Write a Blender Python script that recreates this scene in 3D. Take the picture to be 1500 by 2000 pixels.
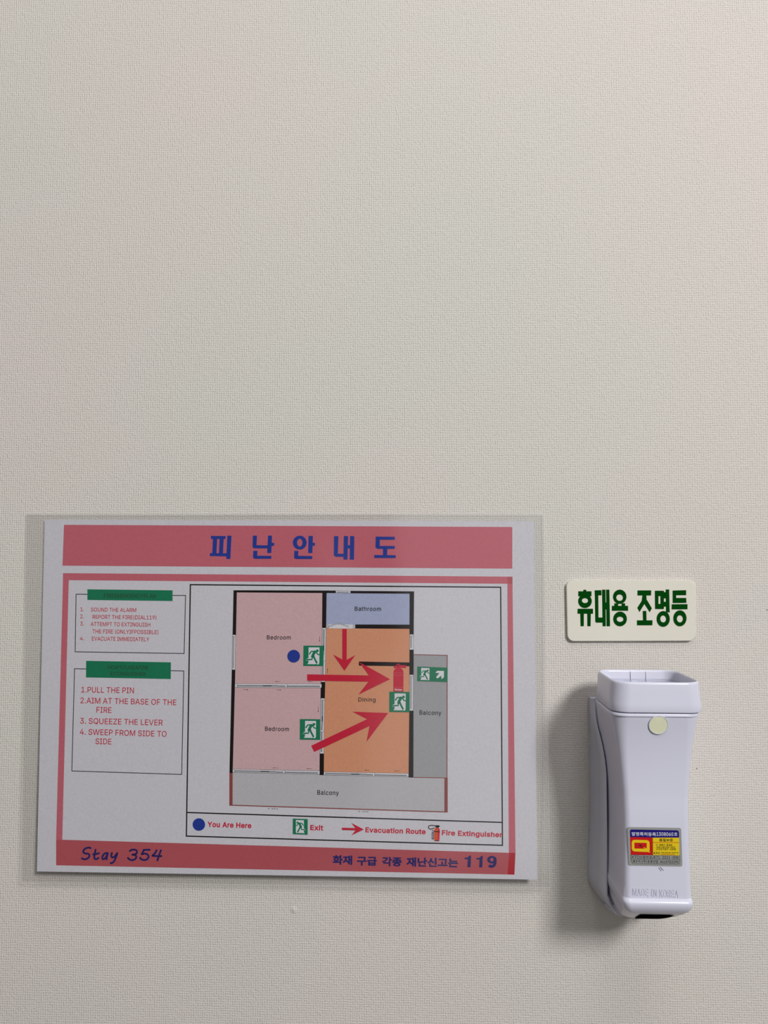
import bpy, bmesh, math, random
from mathutils import Vector, Matrix
from mathutils.geometry import tessellate_polygon, delaunay_2d_cdt

# ------------------------------------------------------------------ scene, camera, light
for o in list(bpy.data.objects):
    bpy.data.objects.remove(o)
S = bpy.context.scene
COL = S.collection
S.view_settings.view_transform = 'Standard'
S.view_settings.look = 'None'
S.view_settings.gamma = 1
S.view_settings.use_curve_mapping = False
S.view_settings.exposure = 0.05

F = 1502.0                                    # focal length in pixels of the 1500 x 2000 frame
CAM = Vector((0.07336, -0.46183, 1.58870))
YAW, PITCH, ROLL = (math.radians(a) for a in (-1.84479, 2.65462, 0.13413))


def cam_rows():
    c, s = math.cos(YAW), math.sin(YAW)
    ry = Matrix(((c, 0, -s), (0, 1, 0), (s, 0, c)))
    c, s = math.cos(PITCH), math.sin(PITCH)
    rp = Matrix(((1, 0, 0), (0, c, -s), (0, s, c)))
    c, s = math.cos(ROLL), math.sin(ROLL)
    rr = Matrix(((c, s, 0), (-s, c, 0), (0, 0, 1)))
    r = rr @ rp @ ry                            # columns: world right, up, forward
    return [Vector((r[i][0], r[i][2], r[i][1])) for i in range(3)]


RIGHT, UP, FWD = cam_rows()
cd = bpy.data.cameras.new('camera')
cd.sensor_fit = 'VERTICAL'
cd.sensor_height = 36.0
cd.sensor_width = 27.0
cd.lens = F / 2000.0 * 36.0
cd.clip_start = 0.01
cam = bpy.data.objects.new('camera', cd)
COL.objects.link(cam)
m3 = Matrix((RIGHT, UP, -FWD)).transposed()
cam.matrix_world = Matrix.Translation(CAM) @ m3.to_4x4()
S.camera = cam

# daylight bouncing around the room: bright upper half, dimmer floor
W = bpy.data.worlds.new('room_light')
S.world = W
W.use_nodes = True
nt = W.node_tree
bg = nt.nodes['Background']
tc = nt.nodes.new('ShaderNodeTexCoord')
sep = nt.nodes.new('ShaderNodeSeparateXYZ')
mr = nt.nodes.new('ShaderNodeMapRange')
rampw = nt.nodes.new('ShaderNodeValToRGB')
nt.links.new(tc.outputs['Generated'], sep.inputs[0])
nt.links.new(sep.outputs['Z'], mr.inputs['Value'])
mr.inputs['From Min'].default_value = -1
mr.inputs['From Max'].default_value = 1
nt.links.new(mr.outputs[0], rampw.inputs[0])
e = rampw.color_ramp.elements
e[0].position, e[0].color = 0.25, (0.19, 0.152, 0.118, 1)
e[1].position, e[1].color = 0.75, (0.62, 0.62, 0.62, 1)
x = rampw.color_ramp.elements.new(0.47)
x.color = (0.26, 0.245, 0.225, 1)
nt.links.new(rampw.outputs[0], bg.inputs[0])
bg.inputs[1].default_value = 0.35


def area(name, loc, target, size, size_y, energy, color):
    d = bpy.data.lights.new(name, 'AREA')
    d.shape = 'RECTANGLE'
    d.size, d.size_y, d.energy, d.color = size, size_y, energy, color
    o = bpy.data.objects.new(name, d)
    COL.objects.link(o)
    o.location = loc
    o.rotation_euler = (Vector(target) - Vector(loc)).to_track_quat('-Z', 'Y').to_euler()
    return o


area('lamp_light', (1.20, -1.82, 2.80), (0.20, 0.0, 1.45), 0.47, 0.47, 42.0, (1.0, 0.985, 0.965))
area('ceiling_light', (0.25, -0.85, 2.95), (0.15, 0.0, 1.45), 0.5, 0.35, 4.5, (1.0, 0.965, 0.93))
area('veil_fill_light', (0.60, -2.9, 1.42), (0.60, 0.0, 1.42), 1.35, 2.1, 6.5, (0.97, 0.98, 1.0))  # unseen fill added behind the camera; its reflection veils the film


# ------------------------------------------------------------------ helpers
def U(px, py, h=0.0):
    """photo pixel -> the point h metres in front of the wall face (y = 0)"""
    d = RIGHT * ((px - 750.0) / F) + UP * ((1000.0 - py) / F) + FWD
    t = (-h - CAM.y) / d.y
    return CAM + d * t


def mat(name, color, rough=0.5, spec=0.3, metal=0.0, coat=0.0):
    m = bpy.data.materials.new(name)
    m.use_nodes = True
    b = m.node_tree.nodes['Principled BSDF']
    b.inputs['Base Color'].default_value = (*color, 1)
    b.inputs['Roughness'].default_value = rough
    b.inputs['Specular IOR Level'].default_value = spec
    b.inputs['Metallic'].default_value = metal
    b.inputs['Coat Weight'].default_value = coat
    b.inputs['Coat Roughness'].default_value = 0.08
    return m


def srgb(r, g, b):
    f = lambda c: (c / 255.0) / 12.92 if c <= 10 else ((c / 255.0 + 0.055) / 1.055) ** 2.4
    return f(r), f(g), f(b)


def ink(name, r, g, b):
    """printed colour with the faint mottling of office paper"""
    m = mat(name, srgb(r, g, b), 0.7, 0.05)
    n = m.node_tree
    tx = n.nodes.new('ShaderNodeTexCoord')
    ns = n.nodes.new('ShaderNodeTexNoise')
    ns.inputs['Scale'].default_value = 900
    ns.inputs['Detail'].default_value = 3
    mx = n.nodes.new('ShaderNodeMix')
    mx.data_type = 'RGBA'
    mx.blend_type = 'MULTIPLY'
    rp = n.nodes.new('ShaderNodeMapRange')
    rp.inputs['To Min'].default_value = 0.88
    rp.inputs['To Max'].default_value = 1.10
    n.links.new(tx.outputs['Object'], ns.inputs['Vector'])
    n.links.new(ns.outputs[0], rp.inputs['Value'])
    mx.inputs[0].default_value = 1.0
    mx.inputs[6].default_value = (*srgb(r, g, b), 1)
    n.links.new(rp.outputs[0], mx.inputs[7])
    n.links.new(mx.outputs[2], n.nodes['Principled BSDF'].inputs['Base Color'])
    return m


class MB:
    """collects faces of one mesh in world coordinates"""

    def __init__(self):
        self.v, self.f, self.mi = [], [], []

    def add(self, verts, faces, mi=0):
        b = len(self.v)
        self.v += [Vector(p) for p in verts]
        for fc in faces:
            self.f.append([i + b for i in fc])
            self.mi.append(mi)

    def build(self, name, mats, parent=None, smooth=None, origin=None, label=None):
        if not isinstance(mats, (list, tuple)):
            mats = [mats]
        org = Vector(origin) if origin is not None else (base_of(parent) if parent else Vector((0, 0, 0)))
        me = bpy.data.meshes.new(name)
        me.from_pydata([tuple(p - org) for p in self.v], [], self.f)
        for m in mats:
            me.materials.append(m)
        for p, i in zip(me.polygons, self.mi):
            p.material_index = i
            p.use_smooth = smooth is not None
        if smooth is not None and smooth < 180:
            me.set_sharp_from_angle(angle=math.radians(smooth))
        me.update()
        o = bpy.data.objects.new(name, me)
        COL.objects.link(o)
        if parent:
            o.parent = parent
        else:
            o.location = org
        if label:
            o['label'] = label
        return o


def base_of(o):
    p = Vector((0, 0, 0))
    while o:
        p += o.location
        o = o.parent
    return p


def thing(name, loc, label, cat):
    o = bpy.data.objects.new(name, None)
    o.empty_display_size = 0.02
    COL.objects.link(o)
    o.location = loc
    o['label'], o['category'] = label, cat
    return o


# ------------------------------------------------------------------ outlines of the lettering (units of 1/400 em)
GLYPHS = {}
for _l in """ |75|
(|109|49 7 55 -9 63 -24 71 -38 94 -38 89 -27 84 -15 79 -4 75 6 72 17 69 27 66 36 64 46 63 55 61 64 61 74 60 83 62 103 63 114 65 125 67 137 70 148 73 160 76 171 80 183 85 194 89 205 94 216 71 216 61 198 49 165 46 153 43 142 40 129 38 117 37 106 36 94 36 68 38 52 41 37
)|109|65 21 69 37 73 67 74 83 72 105 71 117 69 129 67 142 64 153 60 165 57 176 53 187 48 198 44 207 39 216 15 216 25 194 29 183 33 171 37 160 40 148 42 137 45 125 46 114 48 103 48 93 49 83 49 74 47 56 45 47 41 27 38 17 30 -3 26 -15 21 -26 15 -38 39 -38 47 -24 54 -9 60 6
-|181|46 75 135 75 135 98 46 98
.|75|42 34 38 35 34 34 28 32 23 27 21 23 20 20 20 13 21 9 23 6 28 1 34 -1 38 -2 42 -1 48 1 53 6 55 9 56 13 56 20 55 23 53 27 48 32
/|100|6 -31 28 -31 94 213 71 213
0|181|149 34 154 45 160 71 162 86 162 117 160 132 157 146 154 158 149 169 143 179 137 187 129 194 121 199 112 203 102 205 91 206 80 205 70 203 61 199 52 194 45 187 38 179 32 169 28 158 24 146 21 132 19 102 20 86 21 71 24 58 28 45 32 34 44 16 60 4 70 0 80 -2 91 -3 102 -2 112 0 121 4 137 16|60 169 65 174 71 178 77 181 83 183 91 184 98 183 104 181 111 178 116 174 121 169 129 155 132 146 136 126 138 102 137 89 136 78 134 67 132 57 129 49 125 41 121 35 116 29 111 25 104 22 98 20 83 20 77 22 71 25 65 29 60 35 56 41 52 49 49 57 47 67 45 78 44 89 44 114 45 126 49 146 52 155
1|181|110 22 110 203 79 203 34 171 34 143 84 179 85 179 85 22 31 22 31 0 156 0 156 22
2|181|28 162 27 154 26 145 51 145 51 151 53 161 56 165 58 170 61 173 69 179 73 181 78 183 84 184 95 184 100 183 105 181 109 180 117 174 120 171 123 167 127 159 128 154 128 144 127 139 126 135 124 131 122 126 120 122 116 118 113 113 109 108 104 103 94 91 26 19 26 0 156 0 156 23 61 23 61 24 107 72 115 81 129 97 134 103 139 110 143 116 146 122 150 132 151 138 152 143 152 157 148 171 144 178 140 184 135 190 129 195 122 199 115 202 99 206 81 206 65 202 57 198 50 194 44 189 34 177 31 170
3|181|126 78 129 74 130 69 131 63 132 58 131 52 130 47 126 37 123 33 115 27 110 24 105 22 99 21 94 20 82 20 76 21 71 22 66 24 62 26 57 28 54 31 48 39 46 43 44 48 44 53 17 53 19 44 21 37 24 29 28 23 33 17 39 12 53 4 61 1 69 -1 87 -3 107 -1 123 5 131 9 137 14 143 20 148 26 152 34 155 41 157 49 157 66 155 74 152 82 144 96 138 101 131 106 123 110 115 113 105 115 95 116 89 116 149 184 149 203 28 203 28 181 115 181 115 179 63 120 63 99 89 99 97 98 104 96 110 93 120 87 123 83
4|181|43 66 124 203 99 203 16 63 16 42 113 42 113 0 137 0 137 42 165 42 165 65 137 65 137 127 113 127 113 65 43 65
5|181|116 2 123 6 131 11 143 23 148 30 151 38 154 47 156 56 156 73 155 79 154 86 152 92 146 104 138 114 133 118 129 122 123 126 118 128 111 131 99 133 81 133 76 131 71 130 66 128 62 126 58 123 54 121 60 181 147 181 147 203 38 203 27 101 51 98 54 101 62 105 72 109 82 111 87 111 99 109 105 107 110 105 115 102 119 98 128 83 130 77 131 71 131 59 130 53 128 47 126 42 123 37 115 29 105 23 100 21 94 20 83 20 78 21 74 22 69 24 65 26 61 29 58 32 55 36 53 39 51 43 50 48 49 52 24 52 25 45 27 37 29 30 33 24 38 18 43 13 49 8 56 4 63 1 71 -1 80 -2 88 -3 98 -2 107 -1
6|181|50 69 51 75 53 81 55 86 61 94 65 98 70 101 74 103 79 105 85 106 96 106 102 105 107 103 111 101 116 98 120 94 123 90 126 85 130 75 131 69 131 57 130 51 126 41 123 36 120 32 116 28 111 25 107 23 102 21 96 20 91 19 79 21 74 23 70 25 65 28 61 32 58 36 55 41 51 51 50 57|41 114 32 96 29 88 27 80 26 72 25 65 26 55 28 46 30 38 34 30 38 23 44 16 50 11 57 6 64 2 73 -1 81 -2 91 -3 100 -2 108 -1 116 2 124 6 131 10 137 16 142 22 147 29 151 37 153 45 155 54 156 63 154 81 151 89 148 96 144 103 133 114 126 118 119 121 111 124 103 125 94 126 90 125 86 125 78 123 69 117 129 203 101 203 55 136 47 125
7|181|39 0 66 0 156 179 156 203 25 203 25 181 129 181 129 179
8|181|123 29 119 27 114 24 109 22 97 20 84 20 72 22 67 24 62 27 58 29 49 41 48 45 46 50 46 55 47 61 49 71 52 75 55 80 63 86 68 89 78 93 84 94 97 94 102 93 108 91 113 89 118 86 126 80 129 75 131 71 133 66 134 61 135 55 133 45 132 41|32 88 26 78 24 72 22 67 21 60 21 46 23 38 26 31 34 19 40 13 54 5 62 1 71 -1 91 -3 100 -2 110 -1 119 1 127 5 141 13 151 25 155 31 158 38 160 46 160 60 159 67 157 72 155 78 149 88 145 93 140 96 136 100 126 104 120 106 120 107 127 109 139 117 144 123 148 130 152 144 153 152 152 160 151 167 148 174 145 180 140 186 135 191 129 195 122 199 115 202 99 206 82 206 73 204 66 202 58 199 46 191 41 186 36 180 33 174 30 167 29 160 28 152 29 144 30 137 33 130 37 123 42 117 54 109 61 107 61 106 55 104 45 100 40 96 36 93|60 172 63 175 67 177 71 180 75 182 85 184 96 184 106 182 110 180 114 177 117 175 120 172 123 168 127 160 127 155 128 150 127 145 126 141 125 136 123 132 120 129 117 125 114 122 110 120 105 118 101 117 96 116 85 116 75 118 67 122 60 129 58 132 56 136 54 141 53 145 53 155 54 160
9|181|131 134 130 128 126 118 123 113 120 109 116 106 111 103 107 100 102 99 90 97 85 98 79 99 74 100 70 103 65 106 61 109 58 114 55 118 53 123 51 129 50 134 50 147 51 152 53 158 55 163 58 168 61 172 65 175 70 178 74 181 79 183 85 184 96 184 102 183 107 181 112 178 120 172 123 168 126 163 128 158 130 152 131 146|140 90 145 99 149 108 152 116 154 124 155 131 156 139 155 148 151 166 147 174 143 181 131 193 124 198 108 204 100 206 81 206 73 204 57 198 50 193 44 188 38 182 34 175 30 167 28 159 26 150 25 141 26 131 27 123 30 115 33 108 37 101 42 95 48 90 62 82 78 78 91 78 95 79 99 79 103 81 106 82 112 86 52 0 80 0 126 67 134 79
A|192|85 148 88 157 94 179 95 182 96 179 100 168 103 158 106 149 108 141 111 134 113 127 115 121 130 79 61 79 76 121 80 133 83 140|7 0 34 0 54 57 138 57 158 0 185 0 110 203 81 203
B|182|96 181 105 180 113 178 120 176 125 172 129 167 132 161 134 155 134 144 133 139 129 131 126 127 123 124 115 118 111 117 106 115 101 114 50 114 50 181|167 47 167 62 166 69 164 75 161 81 158 86 154 91 150 95 140 101 136 103 126 105 126 107 130 108 135 110 143 114 149 120 155 128 157 133 159 143 159 157 158 164 155 170 152 177 148 183 144 188 132 196 116 202 107 203 24 203 24 0 110 0 130 4 138 7 145 11 151 16 156 21 160 27 163 33|50 92 106 92 112 91 122 87 127 84 131 81 134 78 137 74 139 69 141 65 142 60 142 48 140 42 132 32 126 28 118 25 109 23 50 23
C|204|162 59 160 54 156 46 150 38 147 35 143 32 139 30 135 27 131 26 126 24 121 23 117 22 112 21 107 21 98 22 89 24 81 26 67 36 60 42 55 49 50 58 46 67 42 89 41 102 42 114 44 126 46 136 50 146 55 154 60 161 66 168 73 173 81 177 89 180 98 182 117 182 121 181 126 180 131 178 139 174 147 168 153 162 156 158 158 154 162 144 163 139 189 139 187 147 185 154 182 161 179 167 171 179 166 184 161 188 155 193 143 199 136 202 129 204 115 206 107 206 94 205 82 203 71 199 60 193 50 186 42 178 34 168 28 157 23 145 19 132 17 117 16 102 17 86 19 72 23 58 28 46 34 35 42 25 50 17 60 10 71 4 82 0 94 -2 107 -3 115 -2 122 -2 143 4 149 7 161 15 171 25 175 30 179 36 183 43 185 49 188 57 189 64 163 64
D|201|184 117 182 131 178 145 173 156 167 167 160 177 151 185 141 191 130 197 118 200 104 203 24 203 24 0 88 0 102 1 116 3 129 7 140 12 150 19 159 27 167 37 173 47 178 59 182 73 184 87 185 102|155 135 158 125 159 114 160 102 159 90 158 79 155 69 152 60 147 51 141 44 135 38 127 32 118 28 109 25 98 23 50 23 50 181 88 181 100 180 110 178 119 175 128 171 135 166 142 160 147 153 152 144
E|167|50 181 149 181 149 203 24 203 24 0 150 0 150 23 50 23 50 91 142 91 142 114 50 114
F|164|50 181 148 181 148 203 24 203 24 0 50 0 50 88 138 88 138 111 50 111
G|208|113 102 113 80 166 80 164 64 162 56 158 49 150 37 144 33 138 28 131 25 124 23 116 22 107 21 98 22 90 24 81 26 67 36 60 42 55 49 50 58 46 67 42 89 41 102 42 114 44 126 46 136 50 146 55 154 60 161 66 168 73 173 81 177 89 180 97 182 117 182 121 181 126 179 131 178 135 176 139 173 142 171 146 168 149 165 155 157 157 153 160 149 161 144 163 139 190 139 188 147 186 154 183 160 180 167 176 172 171 178 167 183 161 188 156 192 149 196 143 199 136 201 129 204 122 205 114 206 106 206 93 205 81 203 70 199 60 193 50 186 41 178 34 168 28 157 23 145 19 132 17 117 16 102 17 86 19 72 23 58 28 46 34 35 41 25 50 17 60 10 70 4 82 0 94 -2 107 -3 119 -2 130 0 141 3 151 8 160 13 167 20 174 28 180 36 185 46 191 68 191 102
H|207|157 116 50 116 50 203 24 203 24 0 50 0 50 93 157 93 157 0 183 0 183 203 157 203
I|120|12 181 47 181 47 23 12 23 12 0 108 0 108 23 73 23 73 181 108 181 108 203 12 203
K|187|145 203 85 138 77 130 73 125 70 121 66 117 63 113 59 109 56 104 52 100 50 97 50 203 24 203 24 0 50 0 50 66 79 98 149 0 179 0 97 115 179 203
L|157|50 203 24 203 24 0 144 0 144 23 50 23
M|251|49 131 48 149 48 174 52 163 58 144 64 128 68 116 114 0 137 0 182 116 187 129 193 145 199 164 201 169 202 173 203 174 202 165 202 0 227 0 227 203 191 203 141 75 126 30 125 34 115 64 111 75 61 203 24 203 24 0 49 0
N|209|50 0 50 131 49 153 48 171 59 152 71 132 81 116 155 0 185 0 185 203 160 203 160 43 161 38 161 31 160 33 158 38 155 43 152 47 150 52 147 56 143 64 137 73 54 203 24 203 24 0
O|213|179 35 186 46 191 58 194 72 196 86 197 102 196 117 194 132 191 145 186 157 179 168 172 178 163 186 153 193 143 199 132 203 120 205 107 206 94 205 82 203 71 199 60 193 50 186 42 178 34 168 28 157 23 145 19 132 17 117 16 102 17 86 19 72 23 58 28 46 34 35 42 25 50 17 60 10 71 4 82 0 94 -2 107 -3 120 -2 132 0 143 4 153 10 163 17 172 25|60 162 67 168 74 173 81 177 89 180 98 182 116 182 124 180 132 177 140 173 147 168 153 162 159 154 163 146 167 136 170 126 172 114 172 89 170 78 167 67 159 49 153 42 147 36 140 30 132 26 124 23 116 22 107 21 89 23 81 26 74 30 60 42 55 49 50 58 46 67 42 89 41 102 42 114 44 126 46 136 50 146
P|178|50 0 50 74 94 74 116 76 125 79 133 83 140 88 146 93 152 99 156 106 162 122 163 130 163 148 162 156 156 172 152 179 146 185 140 190 133 195 125 199 116 201 105 203 24 203 24 0|138 133 137 128 135 122 133 117 131 113 123 105 119 102 114 100 107 98 101 97 50 97 50 181 93 181 107 179 113 178 119 175 127 169 131 165 133 161 135 156 137 150 138 145
Q|213|50 58 46 67 42 89 41 102 42 114 44 126 46 136 50 146 60 162 67 168 74 173 81 177 89 180 98 182 116 182 124 180 132 177 140 173 147 168 153 162 159 154 163 146 167 136 170 126 172 114 172 89 170 78 167 67 159 49 153 42 147 36 125 64 98 64 127 24 124 23 116 22 107 21 89 23 81 26 74 30 60 42 55 49|19 72 23 58 28 46 34 35 42 25 50 17 60 10 71 4 82 0 94 -2 107 -3 120 -2 132 0 143 4 160 -19 187 -19 161 16 163 17 172 25 179 35 186 46 191 58 194 72 196 86 197 102 196 117 194 132 191 145 186 157 179 168 172 178 163 186 153 193 143 199 132 203 120 205 107 206 94 205 82 203 71 199 60 193 50 186 42 178 34 168 28 157 23 145 19 132 17 117 16 102 17 86
R|180|138 135 137 130 133 120 131 116 128 112 124 109 114 105 108 103 101 102 50 102 50 181 101 181 108 180 114 178 119 176 124 173 128 170 131 166 133 162 137 152 138 147|156 109 159 116 162 124 163 132 164 141 163 150 162 158 159 166 156 173 152 180 147 186 140 191 133 195 125 199 116 201 106 203 24 203 24 0 50 0 50 79 99 79 141 0 171 0 126 83 140 91 147 96 152 102
S|179|62 177 72 181 84 183 99 183 107 181 114 179 121 175 131 165 135 151 160 151 160 159 158 166 155 173 151 179 146 185 140 191 134 195 126 199 118 202 110 204 101 206 81 206 63 202 55 199 41 191 35 185 30 179 26 172 23 165 21 157 21 149 22 139 24 130 28 123 34 116 42 110 51 104 73 96 98 89 103 87 109 86 114 84 118 82 123 80 126 77 130 75 133 72 135 68 137 65 138 60 138 50 137 46 135 41 132 37 124 29 114 24 109 22 103 21 96 20 83 20 78 21 72 22 67 23 62 26 57 28 53 31 49 35 46 39 44 44 43 49 42 55 15 55 16 46 18 38 21 31 26 24 36 12 43 8 51 4 69 -2 89 -4 101 -3 111 -2 121 1 129 4 137 8 144 13 150 19 155 25 158 32 161 40 163 47 163 62 162 68 160 74 158 79 155 84 151 88 148 92 143 95 139 98 134 101 130 103 115 109 110 110 106 112 85 117 81 119 77 120 72 121 68 123 63 125 59 128 56 130 52 133 46 145 46 155 47 159 51 167 54 171
T|179|13 181 77 181 77 0 103 0 103 181 167 181 167 203 13 203
U|207|53 51 51 57 50 64 50 203 24 203 24 69 26 49 30 40 34 32 39 24 46 17 53 11 62 6 71 2 81 -1 92 -3 115 -3 126 -1 136 2 145 6 154 11 161 17 168 24 173 32 177 40 180 49 182 59 183 69 183 203 157 203 157 64 155 57 151 45 143 35 138 31 132 27 126 24 119 22 112 21 95 21 88 22 81 24 75 27 69 31 64 35 56 45
V|192|112 71 109 63 107 55 104 46 101 36 97 25 96 22 96 24 92 36 89 46 86 55 83 63 79 77 77 82 34 203 7 203 82 0 111 0 185 203 158 203 116 82 114 77
W|274|201 43 200 37 198 32 197 27 196 32 194 37 190 58 189 63 187 68 185 78 152 203 122 203 90 78 85 58 83 53 81 43 80 37 78 27 78 24 77 27 75 37 70 58 67 73 65 78 33 203 7 203 62 0 92 0 127 129 129 136 131 144 132 151 134 158 135 165 137 173 137 172 139 164 141 157 142 149 144 142 145 136 147 129 182 0 212 0 268 203 241 203 209 78 204 58
X|190|7 0 37 0 73 52 82 66 86 72 88 76 94 85 95 87 98 81 102 75 103 72 107 66 117 52 153 0 182 0 111 105 178 203 149 203 119 160 109 144 103 135 101 131 95 121 93 125 91 128 89 132 88 135 82 144 79 148 77 152 71 160 42 203 12 203 80 105
Y|189|100 117 98 112 95 106 94 105 94 106 92 112 80 132 77 138 36 203 7 203 81 83 81 0 107 0 107 83 182 203 152 203 112 138 109 133 106 127
Z|175|129 181 126 177 122 172 119 168 116 163 113 159 109 154 17 19 17 0 160 0 160 23 61 23 55 22 46 22 54 32 57 37 61 42 64 47 67 51 159 185 159 203 16 203 16 181
a|156|107 18 109 21 111 21 111 0 135 0 135 101 134 109 133 116 129 128 126 133 122 137 119 141 114 144 110 147 105 149 100 150 96 152 91 153 86 153 82 154 71 154 59 152 47 148 42 145 36 142 31 138 27 134 23 129 19 123 16 116 40 110 41 112 45 118 50 123 56 127 60 129 68 131 73 132 83 132 88 131 96 129 99 127 102 124 105 122 107 119 110 107 110 99 108 95 104 93 101 92 97 91 93 91 71 88 61 86 55 85 45 83 35 79 27 75 23 72 17 64 15 60 13 55 12 49 12 43 14 29 16 23 19 18 23 13 27 9 32 5 38 2 50 -2 57 -3 70 -3 76 -2 86 0 90 2 94 5 98 7 101 10 103 13 106 15|80 68 93 70 96 71 99 71 101 72 104 73 106 73 108 74 110 76 110 51 109 46 107 42 105 37 103 33 99 30 96 26 91 23 81 19 75 18 64 18 52 21 49 22 43 26 39 32 37 38 37 46 38 50 39 53 41 56 50 62 54 63 58 65 66 67 70 67
c|158|120 41 118 38 117 35 113 31 111 28 108 26 106 25 103 23 94 20 90 19 76 19 69 21 63 23 58 26 49 35 43 47 41 54 40 60 39 68 39 83 41 97 43 103 49 115 53 120 63 128 69 130 83 132 87 132 90 131 94 131 103 128 105 126 108 124 116 116 118 113 119 110 120 108 121 105 145 111 143 116 141 120 139 125 133 133 130 136 118 145 113 147 109 149 104 151 94 153 88 154 83 154 73 153 64 151 55 148 47 144 39 139 27 125 22 116 19 107 16 97 14 86 14 64 16 53 19 43 22 34 27 26 33 18 39 12 55 2 64 -1 73 -3 94 -3 99 -2 104 0 109 1 114 3 130 15 133 19 136 22 139 27 142 31 144 36 145 41 122 47
d|170|46 41 43 47 41 53 40 60 39 68 39 84 41 98 43 104 49 116 53 121 58 125 63 128 69 130 75 131 82 132 88 131 95 130 100 128 105 125 110 121 114 116 117 111 120 105 122 99 123 92 125 76 123 60 122 53 120 46 117 40 114 35 110 30 105 26 100 23 95 21 88 19 75 19 63 23 58 26 53 30 50 35|32 133 26 125 22 117 18 108 16 98 14 87 14 64 16 53 18 43 26 25 32 18 38 12 45 6 52 2 60 -1 69 -3 85 -3 91 -2 96 -1 101 2 105 4 109 7 112 9 115 12 117 16 119 18 121 21 123 23 125 23 125 0 149 0 149 203 124 203 124 128 122 128 121 130 119 133 117 135 115 138 109 144 105 147 101 149 91 153 85 153 78 154 69 153 60 151 52 148 45 144 38 139
e|162|144 31 146 36 122 42 121 38 117 32 114 29 111 27 108 24 105 23 101 21 98 20 94 19 89 19 85 18 78 19 72 20 66 22 60 25 55 28 51 32 47 37 44 42 42 49 40 55 39 63 38 68 148 68 148 88 147 97 143 113 140 120 136 126 128 136 123 141 118 144 106 150 100 151 94 153 88 154 82 154 72 153 63 151 54 148 46 144 32 132 22 116 18 107 16 97 14 86 14 63 18 43 22 34 27 26 33 18 39 12 55 2 64 -1 74 -3 92 -3 100 -2 107 0 113 2 125 8 130 12 138 20 141 25|113 118 116 113 119 107 123 95 124 88 39 88 39 91 40 97 41 102 44 108 46 113 50 118 54 122 64 128 69 130 75 132 89 132 95 130 105 126
g|170|108 -57 116 -54 123 -51 130 -47 135 -42 140 -36 144 -29 147 -22 149 -4 149 152 125 152 125 128 123 128 122 130 120 133 115 138 113 141 109 144 106 147 101 149 97 151 91 153 85 153 78 154 69 153 61 151 53 148 45 144 38 139 32 133 22 117 18 108 14 88 14 65 16 54 18 45 22 36 27 28 32 21 38 16 45 11 53 7 61 4 69 2 85 2 91 3 96 4 101 6 105 9 109 11 117 19 121 25 122 27 125 27 125 -2 124 -11 122 -19 118 -25 113 -30 107 -34 100 -37 92 -38 83 -39 77 -39 71 -38 66 -37 54 -31 51 -29 49 -26 46 -24 44 -21 42 -19 41 -16 20 -28 29 -40 37 -48 42 -51 48 -53 54 -56 60 -58 67 -59 75 -60 92 -60 100 -59|50 116 53 121 58 125 63 128 69 130 75 131 82 132 89 131 95 130 101 128 106 125 114 117 117 111 120 106 124 92 125 85 125 69 124 62 120 48 114 38 110 34 105 30 100 27 95 25 89 24 75 24 69 25 63 27 58 30 50 38 46 43 43 49 41 55 39 69 39 85 41 99 43 105 46 111
h|164|64 127 69 129 84 132 92 131 98 129 104 126 109 122 113 116 116 110 118 102 118 0 143 0 143 96 141 114 139 122 133 134 128 139 124 144 112 150 105 152 91 154 75 152 68 149 61 145 55 140 49 133 45 125 45 203 21 203 21 0 45 0 45 91 47 103 48 108 51 113 53 117 60 124
i|67|24 207 19 202 18 200 17 197 17 190 19 184 22 182 24 180 27 178 30 177 37 177 40 178 46 182 48 184 51 193 50 197 49 200 48 202 46 205 43 207 37 209 30 209|21 152 21 0 45 0 45 152
l|76|55 21 52 22 50 23 48 25 47 27 46 31 46 35 45 39 45 203 21 203 21 34 22 26 23 19 26 13 30 8 34 4 40 1 47 0 56 -1 62 -1 65 0 72 1 68 22 64 21
m|244|45 0 45 95 46 101 48 111 50 116 53 120 59 126 67 130 75 132 86 132 92 130 97 128 105 120 108 115 109 110 110 104 110 0 134 0 134 104 136 112 140 120 146 126 154 130 162 132 173 132 179 130 184 128 189 125 193 121 196 116 198 109 198 0 223 0 223 102 222 111 221 118 219 125 213 137 209 142 204 145 199 149 187 153 181 154 169 154 163 153 158 152 152 150 147 147 143 145 135 137 132 133 129 128 127 123 126 126 124 133 120 139 115 144 109 149 103 152 96 154 83 154 73 152 69 150 64 148 60 145 53 138 50 134 47 129 45 124 45 152 21 152 21 0
n|164|64 127 69 129 84 132 92 131 98 129 104 126 109 122 113 116 116 110 118 102 118 0 143 0 143 96 141 114 139 122 133 134 123 144 118 147 112 150 105 152 91 154 75 152 68 149 61 145 55 140 49 133 45 125 45 152 21 152 21 0 45 0 45 91 47 103 48 108 51 113 53 117 60 124
o|166|139 26 144 34 148 43 150 53 152 64 152 86 150 97 148 107 144 116 139 125 127 139 119 144 111 148 102 151 93 153 83 154 73 153 64 151 55 148 47 144 39 139 27 125 22 116 19 107 16 97 14 86 14 64 16 53 19 43 22 34 27 26 33 18 39 12 55 2 64 -1 73 -3 93 -3 102 -1 111 2 127 12 133 18|49 115 53 120 63 128 69 130 83 132 97 130 103 128 113 120 117 115 123 103 125 97 126 90 127 82 128 75 127 68 126 60 125 54 123 47 117 35 108 26 103 23 97 21 90 19 76 19 69 21 63 23 58 26 49 35 43 47 41 54 40 60 39 68 39 83 41 97 43 103
r|104|92 130 97 129 97 153 92 154 85 154 79 153 72 152 66 150 61 147 56 143 52 139 49 134 46 128 45 128 45 152 21 152 21 0 45 0 45 95 47 105 48 109 50 113 56 121 60 123 64 126 68 128 78 130
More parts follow.
